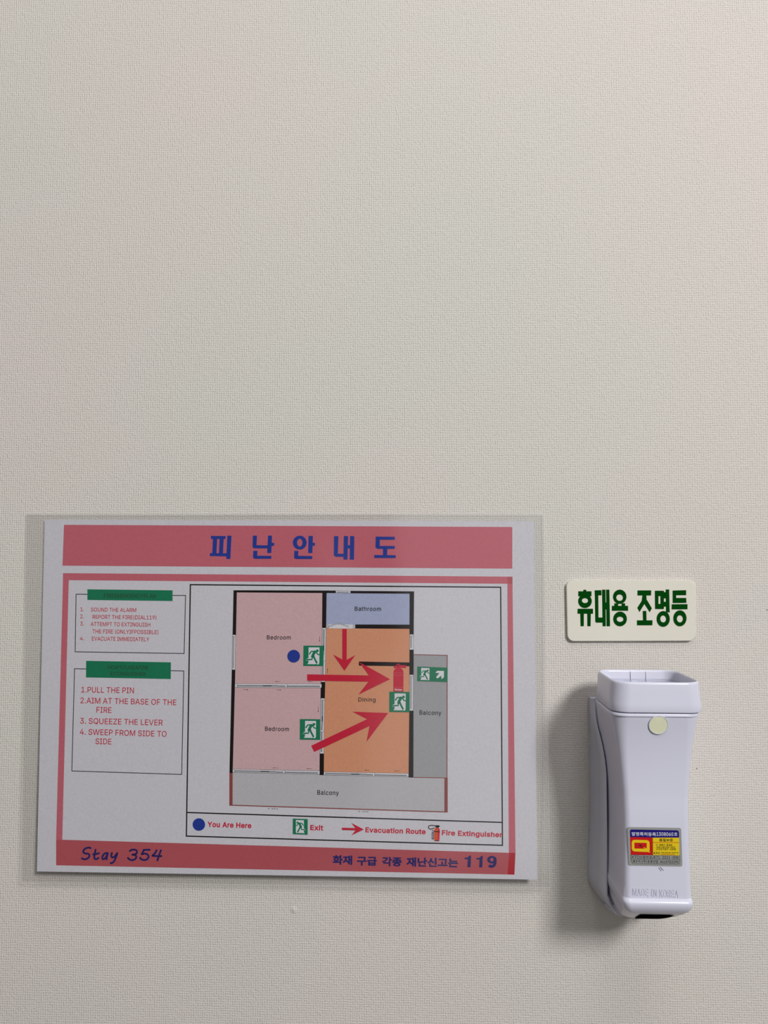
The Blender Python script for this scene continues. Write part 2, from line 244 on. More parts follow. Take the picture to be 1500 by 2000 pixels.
s|146|92 84 69 89 57 93 53 95 50 97 47 100 45 103 43 111 44 115 46 120 48 123 52 127 62 131 68 133 82 133 88 131 93 129 97 126 100 123 106 115 107 111 130 116 126 126 120 136 116 140 112 143 102 149 96 151 89 153 82 153 75 154 67 153 53 151 46 148 40 145 30 137 26 133 23 127 21 122 19 116 19 102 21 95 24 89 29 83 35 78 42 74 50 71 60 68 85 62 90 61 95 59 98 57 102 54 106 48 107 45 107 37 105 32 102 28 98 25 93 22 87 20 73 18 66 19 60 20 54 22 50 24 45 27 39 37 38 43 14 38 16 31 18 25 21 20 25 15 29 11 34 7 39 4 45 1 51 -1 65 -3 81 -3 89 -2 97 0 104 3 110 6 116 10 121 14 125 19 128 24 131 30 132 36 132 50 130 57 127 63 122 69 117 73 110 77 101 81
t|91|83 0 85 1 81 21 74 20 64 20 60 21 54 25 53 27 51 30 51 34 50 39 50 131 82 131 82 152 50 152 50 188 26 188 26 152 3 152 3 131 26 131 26 37 27 28 29 21 32 14 37 9 43 4 50 1 58 -1 67 -2 72 -2 74 -1 79 -1 81 0
u|164|119 27 119 0 143 0 143 152 118 152 118 55 117 49 116 44 113 39 111 34 107 31 104 27 100 25 90 21 85 20 80 20 72 21 66 23 60 26 55 30 51 35 48 42 46 49 45 58 45 152 21 152 21 46 25 30 28 23 31 17 40 8 46 4 52 2 66 -2 73 -2 89 0 96 3 103 7 109 12 114 19
v|156|85 48 83 42 79 28 78 23 77 28 73 42 71 48 69 55 66 62 34 152 7 152 65 0 91 0 149 152 122 152 90 62 87 55
x|151|78 96 76 93 74 96 72 101 66 111 63 117 59 122 40 152 11 152 62 77 8 0 37 0 59 34 63 39 66 45 69 50 71 54 74 59 76 63 77 59 80 54 83 50 86 45 89 39 92 34 115 0 143 0 90 77 141 152 113 152 93 122 90 117 87 111
y|156|74 -39 77 -34 79 -29 82 -23 149 152 122 152 90 62 87 55 85 48 83 42 79 28 78 23 77 28 75 35 73 41 69 55 66 62 34 152 7 152 65 -1 60 -14 58 -19 54 -27 52 -30 50 -32 47 -34 44 -35 42 -36 32 -36 29 -35 25 -34 19 -55 20 -56 22 -56 24 -57 26 -57 28 -58 42 -58 47 -57 51 -56 56 -54 64 -50 67 -46 71 -43
각|129|94 -11 105 -11 105 36 23 36 23 26 94 26|43 57 64 79 71 108 12 108 12 98 58 98 51 79 33 63 7 52 11 43|105 84 105 116 94 116 94 42 105 42 105 74 124 74 124 84
고|129|96 74 95 56 91 33 103 32 106 55 108 74 108 103 19 103 19 94 96 94|121 7 121 17 63 17 63 62 52 62 52 17 7 17 7 7
관|129|76 90 77 99 77 106 14 106 14 96 65 96 65 87 64 76 62 63 73 62 76 77|44 51 44 78 33 78 33 50 6 50 7 41 32 41 59 42 86 46 85 54 72 53|106 116 94 116 94 20 106 20 106 65 124 65 124 75 106 75|37 29 25 29 25 -8 110 -8 110 1 37 1
광|129|33 80 33 55 6 55 7 45 32 46 59 47 86 50 85 59 72 57 58 56 44 56 44 80|102 0 107 12 102 25 87 32 65 35 42 32 28 25 23 12 28 0 42 -8 65 -11 87 -8|65 -1 48 0 38 5 34 12 38 20 48 24 65 26 81 24 91 20 95 12 91 5 81 0|94 116 94 37 106 37 106 72 124 72 124 81 106 81 106 116|14 108 14 98 65 98 65 90 64 80 62 68 73 67 76 81 76 92 77 101 77 108
구|129|58 -11 70 -11 70 44 121 44 121 53 103 53 105 70 106 84 106 108 21 108 21 98 95 98 95 84 94 70 91 53 7 53 7 44 58 44
국|129|96 -11 108 -11 108 32 70 32 70 55 122 55 122 65 104 65 106 78 107 90 107 110 22 110 22 100 96 100 95 90 95 78 92 65 7 65 7 55 58 55 58 32 19 32 19 23 96 23
급|129|107 43 95 43 95 27 33 27 33 43 22 43 22 -9 107 -9|22 110 22 101 96 101 95 90 95 78 92 64 7 64 7 55 122 55 122 64 104 64 106 78 107 90 107 110|33 18 95 18 95 0 33 0
기|129|68 67 74 102 14 102 14 93 62 93 55 65 37 41 9 22 15 13 49 37|111 116 99 116 99 -11 111 -11
난|129|42 48 62 49 82 53 81 62 61 59 43 57 25 57 25 107 13 107 13 47 23 47|27 -8 110 -8 110 1 38 1 38 33 27 33|94 116 94 24 105 24 105 68 124 68 124 78 105 78 105 116
는|129|109 -8 109 2 33 2 33 29 22 29 22 -8|34 78 34 111 22 111 22 68 109 68 109 78|122 51 7 51 7 42 122 42
등|129|26 0 41 -8 64 -11 87 -8 102 0 107 12 102 25 87 32 64 35 41 32 26 25 21 12|92 20 96 12 92 5 81 0 64 -2 47 0 36 5 32 12 36 20 47 24 64 26 81 24|107 111 21 111 21 68 108 68 108 77 33 77 33 101 107 101|122 56 7 56 7 46 122 46
록|129|96 -10 108 -10 108 27 20 27 20 18 96 18|107 113 21 113 21 103 96 103 96 90 22 90 22 59 59 59 59 46 7 46 7 37 122 37 122 46 70 46 70 59 110 59 110 69 33 69 33 82 107 82
리|129|26 29 26 59 73 59 73 104 14 104 14 95 61 95 61 68 14 68 14 20 46 20 67 21 89 24 87 34 66 31|111 116 99 116 99 -11 111 -11
명|129|32 0 47 -8 69 -11 92 -8 107 0 112 13 107 26 92 34 69 37 47 34 32 26 27 13|100 116 100 95 71 95 71 106 13 106 13 50 71 50 71 61 100 61 100 41 111 41 111 116|96 21 100 13 96 5 86 0 69 -2 53 0 43 5 39 13 43 21 53 26 69 28 86 26|71 86 100 86 100 70 71 70|24 97 59 97 59 59 24 59
발|129|24 83 59 83 59 65 24 65|105 89 105 116 94 116 94 50 105 50 105 79 124 79 124 89|110 -10 110 0 37 0 37 14 105 14 105 44 25 44 25 35 94 35 94 22 25 22 25 -10|24 111 12 111 12 55 71 55 71 111 59 111 59 92 24 92
번|129|59 107 59 85 25 85 25 107 13 107 13 44 70 44 70 71 100 71 100 22 111 22 111 116 100 116 100 80 70 80 70 107|30 -8 114 -8 114 1 41 1 41 31 30 31|25 53 25 76 59 76 59 53
보|129|96 107 96 84 32 84 32 107 20 107 20 42 58 42 58 15 7 15 7 5 122 5 122 15 70 15 70 42 108 42 108 107|32 52 32 75 96 75 96 52
산|129|23 59 6 49 13 40 26 47 37 58 44 72 52 60 62 50 75 43 81 52 64 61 54 75 50 92 50 108 38 108 38 93 34 74|124 67 124 77 105 77 105 116 94 116 94 22 105 22 105 67|27 -8 111 -8 111 1 38 1 38 31 27 31
송|129|114 74 93 81 77 93 70 108 70 114 58 114 58 108 52 93 35 81 14 74 18 65 37 70 53 80 64 93 75 80 91 70 110 65|102 -1 107 11 102 23 87 31 64 33 41 31 26 23 21 11 26 -1 41 -8 64 -11 87 -8|64 -2 47 0 36 4 32 11 36 18 47 23 64 24 81 23 92 18 96 11 92 4 81 0|58 53 7 53 7 44 121 44 121 53 70 53 70 71 58 71
시|129|86 27 69 40 57 60 52 82 52 105 40 105 40 82 36 59 24 38 6 25 13 15 27 25 39 40 46 58 54 41 65 27 79 18|111 116 99 116 99 -11 111 -11
신|129|36 77 25 61 8 50 14 41 28 49 39 60 46 75 53 61 64 51 77 43 83 53 67 63 56 78 52 96 52 109 40 109 40 96|41 1 41 31 29 31 29 -8 115 -8 115 1|111 116 99 116 99 23 111 23
업|129|23 70 20 81 23 91 30 98 42 100 53 98 60 91 63 81 60 70 53 64 42 61 30 64|100 48 111 48 111 116 100 116 100 86 74 86 68 98 57 107 42 110 25 106 13 96 9 81 13 65 25 55 42 51 57 54 68 63 74 76 100 76|42 26 42 41 30 41 30 -9 111 -9 111 41 100 41 100 26|42 0 42 16 100 16 100 0
연|129|42 1 42 32 30 32 30 -8 115 -8 115 1|23 65 20 76 23 87 30 95 42 97 53 95 60 87 63 76 60 65 53 57 42 54 30 57|74 80 72 86 100 86 100 66 73 66 73 69 74 72|60 102 52 106 42 108 25 104 13 92 9 76 13 59 25 48 42 44 52 46 61 50 68 56 100 56 100 22 111 22 111 116 100 116 100 96 67 96
우|129|103 68 108 83 103 98 87 107 64 111 41 107 25 98 20 83 25 68 41 59 64 55 87 59|64 65 47 67 36 73 32 83 36 93 47 99 64 101 81 99 92 93 96 83 92 73 81 67|122 43 7 43 7 34 58 34 58 -11 70 -11 70 34 122 34
원|129|99 116 99 41 73 41 73 32 99 32 99 19 111 19 111 116|75 77 79 89 75 100 64 108 47 111 31 108 20 100 16 89 20 77 31 69 47 67 64 69|6 57 8 48 43 48 43 24 54 24 54 49 78 51 89 53 88 61 60 58 32 57|47 75 37 77 30 81 27 89 30 96 37 100 47 102 58 100 65 96 68 89 65 81 58 77|24 -8 114 -8 114 1 36 1 36 29 24 29
을|129|103 80 109 92 103 104 88 111 64 114 40 111 25 104 20 92 25 80 40 72 64 70 88 72|64 79 47 80 36 85 32 92 36 99 47 103 64 105 82 103 93 99 97 92 93 85 82 80|95 32 95 21 21 21 21 -10 111 -10 111 0 32 0 32 12 107 12 107 41 21 41 21 32|121 61 7 61 7 52 121 52
의|129|78 61 82 77 78 92 66 103 48 107 30 103 18 92 14 77 18 61 30 51 48 47 66 51|48 57 36 60 28 66 25 77 28 87 36 94 48 96 60 94 68 87 71 77 68 66 60 60|8 26 9 17 34 17 62 18 91 22 90 31 62 28 33 27|110 116 99 116 99 -11 110 -11
이|129|16 38 27 23 44 18 60 23 72 38 76 62 72 85 60 101 44 106 27 101 16 85 12 62|62 80 65 62 62 44 55 32 44 28 33 32 26 44 23 62 26 80 33 91 44 96 55 91|111 116 99 116 99 -11 111 -11
인|129|14 60 26 49 43 45 60 49 72 60 76 76 72 92 60 103 43 107 26 103 14 92 10 76|62 87 65 76 62 65 54 57 43 55 32 57 24 65 21 76 24 87 32 94 43 97 54 94|41 33 29 33 29 -8 115 -8 115 1 41 1|111 116 99 116 99 23 111 23
자|129|38 77 34 55 22 36 5 23 12 13 25 23 36 38 44 55 52 39 63 26 76 17 82 26 66 39 54 57 50 77 50 93 78 93 78 103 9 103 9 93 38 93|125 65 104 65 104 116 93 116 93 -11 104 -11 104 55 125 55
재|129|104 116 104 65 87 65 87 113 76 113 76 -4 87 -4 87 55 104 55 104 -11 115 -11 115 116|67 101 9 101 9 91 33 91 33 82 30 57 21 38 6 24 13 15 25 25 33 38 39 54 45 40 53 28 65 20 72 29 57 41 47 60 44 82 44 91 67 91
제|129|78 61 78 -4 89 -4 89 113 78 113 78 70 57 70 57 61|67 101 9 101 9 91 33 91 33 80 30 57 20 37 5 23 13 14 24 24 33 38 39 54 44 39 53 27 64 17 71 26 56 40 47 58 44 80 44 91 67 91|114 116 103 116 103 -11 114 -11
조|129|7 5 122 5 122 15 70 15 70 46 59 46 59 15 7 15|70 95 112 95 112 104 17 104 17 95 58 95 58 92 51 73 34 58 13 50 17 41 36 48 53 59 64 75 76 60 93 48 112 42 117 51 95 59 77 73 70 92
종|129|111 64 115 74 94 79 78 88 72 101 111 101 111 110 18 110 18 101 57 101 50 88 34 79 13 74 18 64 37 69 54 78 64 90 75 78 91 69|102 -1 107 11 102 23 87 31 64 33 41 31 26 23 21 11 26 -1 41 -8 64 -11 87 -8|64 -2 47 0 36 4 32 11 36 18 47 22 64 24 81 22 92 18 96 11 92 4 81 0|58 53 7 53 7 43 121 43 121 53 70 53 70 71 58 71
주|129|58 98 51 82 35 70 14 64 18 54 37 60 53 70 64 83 75 70 91 60 110 54 115 64 93 70 77 82 71 98 71 99 111 99 111 108 18 108 18 99 58 99|70 34 121 34 121 44 7 44 7 34 58 34 58 -11 70 -11
증|129|72 100 111 100 111 109 18 109 18 100 57 100 50 87 34 78 13 72 18 63 37 68 54 77 64 89 75 77 91 68 111 63 115 72 94 78 78 87|26 0 41 -8 64 -11 87 -8 102 0 107 12 102 25 87 32 64 35 41 32 26 25 21 12|92 20 96 12 92 5 81 0 64 -1 47 0 36 5 32 12 36 20 47 24 64 26 81 24|121 56 7 56 7 46 121 46
질|129|40 0 40 14 111 14 111 44 29 44 29 35 99 35 99 22 29 22 29 -10 115 -10 115 0|12 99 41 99 41 98 37 82 25 68 9 59 14 50 28 57 39 67 47 80 54 68 65 59 79 53 85 62 68 70 57 83 53 98 53 99 81 99 81 109 12 109|111 116 99 116 99 50 111 50
특|129|107 112 22 112 22 61 108 61 108 70 34 70 34 82 104 82 104 91 34 91 34 103 107 103|107 -11 107 27 20 27 20 18 95 18 95 -11|121 49 7 49 7 39 121 39
품|129|70 30 70 45 121 45 121 55 7 55 7 45 58 45 58 30 21 30 21 -9 107 -9 107 30|110 66 110 76 91 76 91 102 111 102 111 112 18 112 18 102 37 102 37 76 18 76 18 66|48 76 48 102 80 102 80 76|32 21 96 21 96 0 32 0
함|129|82 93 82 102 51 102 51 117 39 117 39 102 7 102 7 93|45 87 29 84 18 76 14 64 18 52 29 44 45 42 61 44 71 52 75 64 71 76 61 84|105 82 105 116 94 116 94 39 105 39 105 72 124 72 124 82|61 71 64 64 61 57 55 52 45 50 35 52 28 57 25 64 28 71 35 76 45 78 55 76|37 23 94 23 94 0 37 0|105 32 26 32 26 -9 105 -9
허|129|70 31 74 46 70 62 60 72 44 76 29 72 19 62 15 46 19 31 29 21 44 17 60 21|44 27 35 30 28 36 25 46 28 56 35 63 44 66 54 63 61 56 63 46 61 36 54 30|50 114 39 114 39 96 7 96 7 86 82 86 82 96 50 96|100 116 100 63 79 63 79 53 100 53 100 -11 111 -11 111 116
험|129|80 93 80 103 50 103 50 117 38 117 38 103 7 103 7 93|44 87 29 84 18 76 15 64 18 52 29 44 44 42 59 44 69 52 73 64 69 76 59 84|100 116 100 77 79 77 79 68 100 68 100 39 111 39 111 116|60 71 62 64 60 57 53 52 44 50 34 52 28 57 26 64 28 71 34 76 44 78 53 76|40 23 100 23 100 0 40 0|111 32 29 32 29 -9 111 -9
호|129|38 47 34 55 38 63 48 68 64 70 80 68 90 63 94 55 90 47 80 42 64 40 48 42|70 97 70 114 58 114 58 97 13 97 13 88 116 88 116 97|28 68 23 55 27 43 39 35 58 31 58 13 7 13 7 4 122 4 122 13 70 13 70 31 89 35 101 43 106 55 101 68 86 76 64 79 42 76
화|129|29 53 27 60 29 68 36 73 46 75 56 73 62 68 64 60 62 53 56 48 46 46 36 48|105 52 124 52 124 62 105 62 105 116 93 116 93 -11 105 -11|40 37 40 23 5 23 7 13 31 13 59 15 86 18 85 27 63 25 51 24 51 37 64 41 72 49 75 60 72 73 61 81 46 84 30 81 20 73 16 60 19 49 27 41|8 100 8 91 83 91 83 100 51 100 51 116 40 116 40 100""".split('\n'):
    _p = _l.split('|')
    GLYPHS[_p[0]] = (int(_p[1]), [[int(a) for a in c.split()] for c in _p[2:] if c])


GCACHE = {}


def glyph_tris(ch, bold):
    """triangles of one letter; overlapping outline pieces are merged by their winding number"""
    key = (ch, round(bold, 4))
    if key in GCACHE:
        return GCACHE[key]
    cs = [[(c[2 * i], c[2 * i + 1]) for i in range(len(c) // 2)] for c in GLYPHS[ch][1]]
    if bold:
        cs = [widen(p, bold * 400) for p in cs]
    vs, ed = [], []
    for p in cs:
        b = len(vs)
        vs += [Vector(q) for q in p]
        ed += [(b + i, b + (i + 1) % len(p)) for i in range(len(p))]
    res = ([], [])
    if vs:
        V, _, fs, _, _, _ = delaunay_2d_cdt(vs, ed, [], 0, 1e-4)
        keep = [tuple(f) for f in fs if winding([sum(V[i][k] for i in f) / len(f) for k in (0, 1)], cs) > 0]
        used = sorted({i for f in keep for i in f})
        re_ = {i: k for k, i in enumerate(used)}
        res = ([(V[i].x / 400.0, V[i].y / 400.0) for i in used], [tuple(re_[i] for i in f) for f in keep])
    GCACHE[key] = res
    return res


def winding(q, cs):
    w_ = 0
    for p in cs:
        for i in range(len(p)):
            a, b = p[i - 1], p[i]
            side = (b[0] - a[0]) * (q[1] - a[1]) - (q[0] - a[0]) * (b[1] - a[1])
            if a[1] <= q[1] < b[1] and side > 0:
                w_ += 1
            elif b[1] <= q[1] < a[1] and side < 0:
                w_ -= 1
    return w_


def text_mesh(s, bold=0.0, track=0.0):
    """flat triangulated lettering in em units; returns (verts2d, [faces of each letter], x0, x1)"""
    vs, pieces = [], []
    x = 0.0
    for ch in s:
        pts, fs = glyph_tris(ch, bold)
        b = len(vs)
        vs += [(p[0] + x / 400.0, p[1]) for p in pts]
        if fs:
            pieces.append([tuple(i + b for i in f) for f in fs])
        x += GLYPHS[ch][0] + track
    xs = [p[0] for p in vs]
    return vs, pieces, min(xs), max(xs)


def widen(p, d):
    """move an outline outwards by d (holes inwards)"""
    out = []
    n = len(p)
    for i in range(n):
        a, b, c = p[i - 1], p[i], p[(i + 1) % n]
        e1 = (b[0] - a[0], b[1] - a[1])
        e2 = (c[0] - b[0], c[1] - b[1])
        l1, l2 = math.hypot(*e1) or 1e-9, math.hypot(*e2) or 1e-9
        n1, n2 = (e1[1] / l1, -e1[0] / l1), (e2[1] / l2, -e2[0] / l2)
        m = (n1[0] + n2[0], n1[1] + n2[1])
        k = max(1 + n1[0] * n2[0] + n1[1] * n2[1], 0.5)
        out.append((b[0] + m[0] / k * d, b[1] + m[1] / k * d))
    return out


# ------------------------------------------------------------------ sheet surface: everything printed lies on it
LAYER = 0.00004


def lift(px, py):
    t = min(max((py - 1003.0) / 730.0, 0.0), 1.0)
    s = min(max((px - 45.0) / 1025.0, 0.0), 1.0)
    return 0.0011 + 0.0056 * t * t * (0.75 + 0.25 * s) + 0.0005 * (1 - s) * t + 0.0003 * math.sin(s * 7.0 + t * 2.0)


def P(px, py, layer=0.0):
    return U(px, py, lift(px, py) + 0.0004 + layer * LAYER)


class Print(MB):
    """a mesh printed on the sheet; every polygon lies a hair above the one before it"""

    def __init__(self, layer):
        super().__init__()
        self.layer = layer
        self.k = 0

    def lay(self):
        self.k += 1
        return self.layer + min(self.k * 0.06, 0.9)

    def quad(self, a, b, c, d, mi=0, step=26.0):
        """a, b, c, d around the outline; gridded so that it follows the curl of the sheet"""
        L = self.lay()
        ln = lambda p, q: math.hypot(p[0] - q[0], p[1] - q[1])
        nu = max(1, int(math.ceil(max(ln(a, b), ln(d, c)) / step)))
        nv = max(1, int(math.ceil(max(ln(a, d), ln(b, c)) / step)))
        vs, fs = [], []
        for j in range(nv + 1):
            for i in range(nu + 1):
                u, v = i / nu, j / nv
                x = (a[0] * (1 - u) + b[0] * u) * (1 - v) + (d[0] * (1 - u) + c[0] * u) * v
                y = (a[1] * (1 - u) + b[1] * u) * (1 - v) + (d[1] * (1 - u) + c[1] * u) * v
                vs.append(P(x, y, L))
        for j in range(nv):
            for i in range(nu):
                k = j * (nu + 1) + i
                fs.append((k, k + nu + 1, k + nu + 2, k + 1))
        self.add(vs, fs, mi)

    def rect(self, x0, y0, x1, y1, mi=0):
        self.quad((x0, y0), (x1, y0), (x1, y1), (x0, y1), mi)

    def poly(self, pts, mi=0):
        L = self.lay()
        tris = tessellate_polygon([[Vector((p[0], p[1], 0)) for p in pts]])
        self.add([P(p[0], p[1], L) for p in pts], [tuple(t) for t in tris], mi)

    def line(self, p, q, w, mi=0, ext=0.0):
        dx, dy = q[0] - p[0], q[1] - p[1]
        l = math.hypot(dx, dy) or 1.0
        ux, uy = dx / l, dy / l
        nx, ny = -uy * w / 2, ux * w / 2
        p = (p[0] - ux * ext, p[1] - uy * ext)
        q = (q[0] + ux * ext, q[1] + uy * ext)
        self.quad((p[0] + nx, p[1] + ny), (q[0] + nx, q[1] + ny), (q[0] - nx, q[1] - ny), (p[0] - nx, p[1] - ny), mi)

    def loop(self, pts, w, mi=0):
        for i in range(len(pts)):
            self.line(pts[i], pts[(i + 1) % len(pts)], w, mi, w / 2)

    def disc(self, cx, cy, rx, ry=None, mi=0, n=36):
        ry = ry or rx
        L = self.lay()
        vs = [P(cx, cy, L)] + [P(cx + rx * math.cos(a), cy + ry * math.sin(a), L) for a in (2 * math.pi * i / n for i in range(n))]
        self.add(vs, [(0, 1 + i, 1 + (i + 1) % n) for i in range(n)], mi)

    def ring(self, cx, cy, rx, ry, ix, iy, dcx=0, dcy=0, mi=0, n=36):
        L = self.lay()
        vs = []
        for i in range(n):
            a = 2 * math.pi * i / n
            vs.append(P(cx + rx * math.cos(a), cy + ry * math.sin(a), L))
            vs.append(P(cx + dcx + ix * math.cos(a), cy + dcy + iy * math.sin(a), L))
        self.add(vs, [(2 * i, 2 * i + 1, (2 * i + 3) % (2 * n), (2 * i + 2) % (2 * n)) for i in range(n)], mi)

    def stroke(self, pts, w, mi=0, rnd=True, sm=3):
        pts = smooth_path(pts, sm) if sm > 1 else pts
        L = self.lay()
        n = len(pts)
        vs, fs = [], []
        for i in range(n):
            a, b = pts[max(i - 1, 0)], pts[min(i + 1, n - 1)]
            dx, dy = b[0] - a[0], b[1] - a[1]
            l = math.hypot(dx, dy) or 1
            nx, ny = -dy / l * w / 2, dx / l * w / 2
            vs += [P(pts[i][0] + nx, pts[i][1] + ny, L), P(pts[i][0] - nx, pts[i][1] - ny, L)]
            if i:
                k = 2 * i
                fs.append((k - 2, k, k + 1, k - 1))
        self.add(vs, fs, mi)
        if rnd:
            self.disc(*pts[0], w / 2, None, mi, 14)
            self.disc(*pts[-1], w / 2, None, mi, 14)

    def text(self, s, ax, ay, bx, by, cap, mi=0, bold=0.0, track=0.0, capu=0.509):
        """lettering with its baseline from (ax, ay) to (bx, by) and capitals cap pixels high"""
        vs, pieces, x0, x1 = text_mesh(s, bold, track)
        L = self.lay()
        dx, dy = bx - ax, by - ay
        l = math.hypot(dx, dy)
        ux, uy = dy / l * cap / capu, -dx / l * cap / capu
        own = {}
        for i, fs in enumerate(pieces):
            for f in fs:
                for j in f:
                    own[j] = (i % 3) * 0.03
        sc_ = LAYER if type(self) is Print else 1.0
        out = []
        for j, (x, y) in enumerate(vs):
            t = (x - x0) / (x1 - x0)
            out.append(P(ax + dx * t + ux * y, ay + dy * t + uy * y, L + own.get(j, 0) * LAYER / sc_))
        self.add(out, [f for fs in pieces for f in fs], mi)


def smooth_path(p, k):
    out = []
    n = len(p)
    for i in range(n - 1):
        p0, p1, p2, p3 = p[max(i - 1, 0)], p[i], p[i + 1], p[min(i + 2, n - 1)]
        for j in range(k):
            t = j / k
            out.append(tuple(0.5 * (2 * b + (c - a) * t + (2 * a - 5 * b + 4 * c - d) * t * t + (3 * b - a - 3 * c + d) * t ** 3)
                             for a, b, c, d in zip(p0, p1, p2, p3)))
    out.append(tuple(p[-1]))
    return out


def crop(ox, oy, s):
    return lambda *pts: [(ox + x / s, oy + y / s) for x, y in pts]


# ------------------------------------------------------------------ materials
def wallpaper():
    m = mat('woven_wallpaper', (0.66, 0.635, 0.585), 0.75, 0.15)
    n = m.node_tree
    N, Lk = n.nodes.new, n.links.new
    tx = N('ShaderNodeTexCoord')

    def noise(scale, sx, sz, detail=1.0, warp=None):
        mp = N('ShaderNodeMapping')
        mp.inputs['Scale'].default_value = (sx, 1, sz)
        Lk(tx.outputs['Object'], mp.inputs[0])
        ns = N('ShaderNodeTexNoise')
        ns.inputs['Scale'].default_value = scale
        ns.inputs['Detail'].default_value = detail
        Lk(mp.outputs[0], ns.inputs['Vector'])
        return ns.outputs[0]

    def math_(op, a, b=None, c=None):
        q = N('ShaderNodeMath')
        q.operation = op
        for i, v in enumerate((a, b, c)):
            if v is None:
                continue
            if isinstance(v, (int, float)):
                q.inputs[i].default_value = v
            else:
                Lk(v, q.inputs[i])
        return q.outputs[0]

    def sharp(v, lo, hi):
        r = N('ShaderNodeMapRange')
        r.interpolation_type = 'SMOOTHSTEP'
        r.inputs['From Min'].default_value = lo
        r.inputs['From Max'].default_value = hi
        Lk(v, r.inputs['Value'])
        return r.outputs[0]

    sep_ = N('ShaderNodeSeparateXYZ')
    Lk(tx.outputs['Object'], sep_.inputs[0])
    wob = math_('MULTIPLY', math_('SUBTRACT', noise(160, 1, 1, 1), 0.5), 0.0010)
    X = math_('ADD', sep_.outputs['X'], wob)
    Z = math_('SUBTRACT', sep_.outputs['Z'], wob)
    K = 2 * math.pi / 0.00136
    wx = math_('MULTIPLY_ADD', math_('SINE', math_('MULTIPLY', X, K)), 0.5, 0.5)
    wz = math_('MULTIPLY_ADD', math_('SINE', math_('MULTIPLY', Z, K)), 0.5, 0.5)
    pick = sharp(noise(560, 1, 1, 1), 0.40, 0.58)
    nv = noise(600, 1.7, 0.65, 1)
    nh = noise(600, 0.85, 1.7, 1)
    v = math_('MULTIPLY', math_('MULTIPLY', wx, 1.2), sharp(nv, 0.3, 0.62))
    h = math_('MULTIPLY', math_('MULTIPLY', wz, 0.8), sharp(nh, 0.3, 0.62))
    mixv = math_('ADD', math_('MULTIPLY', v, pick), math_('MULTIPLY', h, math_('SUBTRACT', 1.0, pick)))
    height = math_('ADD', mixv, math_('MULTIPLY', noise(1500, 1, 1, 2), 0.35))
    height = math_('ADD', height, math_('MULTIPLY', math_('MULTIPLY', wx, wz), 0.55))
    bp = N('ShaderNodeBump')
    bp.inputs['Strength'].default_value = 1.0
    bp.inputs['Distance'].default_value = 0.00014
    Lk(height, bp.inputs['Height'])
    b = n.nodes['Principled BSDF']
    Lk(bp.outputs[0], b.inputs['Normal'])
    # slow drift of the paper's own tint between warm, rosy and greenish cream
    r = N('ShaderNodeValToRGB')
    el = r.color_ramp.elements
    el[0].position, el[0].color = 0.36, (0.680, 0.632, 0.598, 1)
    el[1].position, el[1].color = 0.64, (0.650, 0.640, 0.592, 1)
    Lk(noise(5.0, 1, 1, 2), r.inputs[0])
    Lk(r.outputs[0], b.inputs['Base Color'])
    return m


M_WALL = wallpaper()
M_PAPER = ink('copy_paper', 206, 205, 213)
M_PINK = ink('pink_print', 193, 102, 116)
M_PINK_DARK = ink('pink_footer_print', 178, 86, 94)
M_RED_OVER = ink('red_overprint', 176, 30, 46)
M_NAVY_DARK = ink('dark_blue_print', 40, 36, 104)
M_NAVY = ink('blue_print', 34, 58, 148)
M_BLACK = ink('black_print', 24, 16, 16)
M_BROWN = ink('brown_print', 140, 74, 72)
M_GREEN = ink('green_print', 24, 120, 86)
M_GREEN_DARK = ink('dark_green_print', 44, 76, 52)
M_CRIMSON = ink('crimson_print', 196, 34, 62)
M_ROSE = ink('pale_pink_print', 206, 172, 176)
M_BLUE_ROOM = ink('pale_blue_print', 166, 174, 204)
M_ORANGE = ink('orange_print', 212, 149, 116)
M_GREY = ink('grey_print', 160, 160, 164)
M_GREY_LIGHT = ink('pale_grey_print', 186, 185, 190)
M_WHITE = ink('white_print', 214, 214, 220)
M_PANEL_LINE = ink('dark_grey_line_print', 54, 52, 62)
M_LINE = ink('grey_line_print', 92, 92, 104)
M_ORANGE_RED = ink('orange_red_print', 216, 84, 50)


def film():
    m = bpy.data.materials.new('laminate_film')
    m.use_nodes = True
    n = m.node_tree
    n.nodes.remove(n.nodes['Principled BSDF'])
    N, Lk = n.nodes.new, n.links.new
    tr = N('ShaderNodeBsdfTransparent')
    tr.inputs[0].default_value = (0.955, 0.955, 0.955, 1)
    gl = N('ShaderNodeBsdfGlossy')
    gl.inputs['Roughness'].default_value = 0.17
    gl.inputs['Color'].default_value = (1, 1, 1, 1)
    lw = N('ShaderNodeLayerWeight')
    pw = N('ShaderNodeMath')
    pw.operation = 'POWER'
    pw.inputs[1].default_value = 5.0
    Lk(lw.outputs['Facing'], pw.inputs[0])
    fr = N('ShaderNodeMath')
    fr.operation = 'MULTIPLY_ADD'
    fr.inputs[1].default_value = 0.955
    fr.inputs[2].default_value = 0.045
    Lk(pw.outputs[0], fr.inputs[0])
    mx = N('ShaderNodeMixShader')
    tx = N('ShaderNodeTexCoord')
    ns = N('ShaderNodeTexNoise')
    ns.inputs['Scale'].default_value = 9.0
    ns.inputs['Detail'].default_value = 1.0
    Lk(tx.outputs['Object'], ns.inputs['Vector'])
    bp = N('ShaderNodeBump')
    bp.inputs['Distance'].default_value = 0.008
    bp.inputs['Strength'].default_value = 1.0
    Lk(ns.outputs[0], bp.inputs['Height'])
    Lk(bp.outputs[0], gl.inputs['Normal'])
    Lk(fr.outputs[0], mx.inputs[0])
    Lk(tr.outputs[0], mx.inputs[1])
    Lk(gl.outputs[0], mx.inputs[2])
    Lk(mx.outputs[0], n.nodes['Material Output'].inputs[0])
    return m


M_FILM = film()


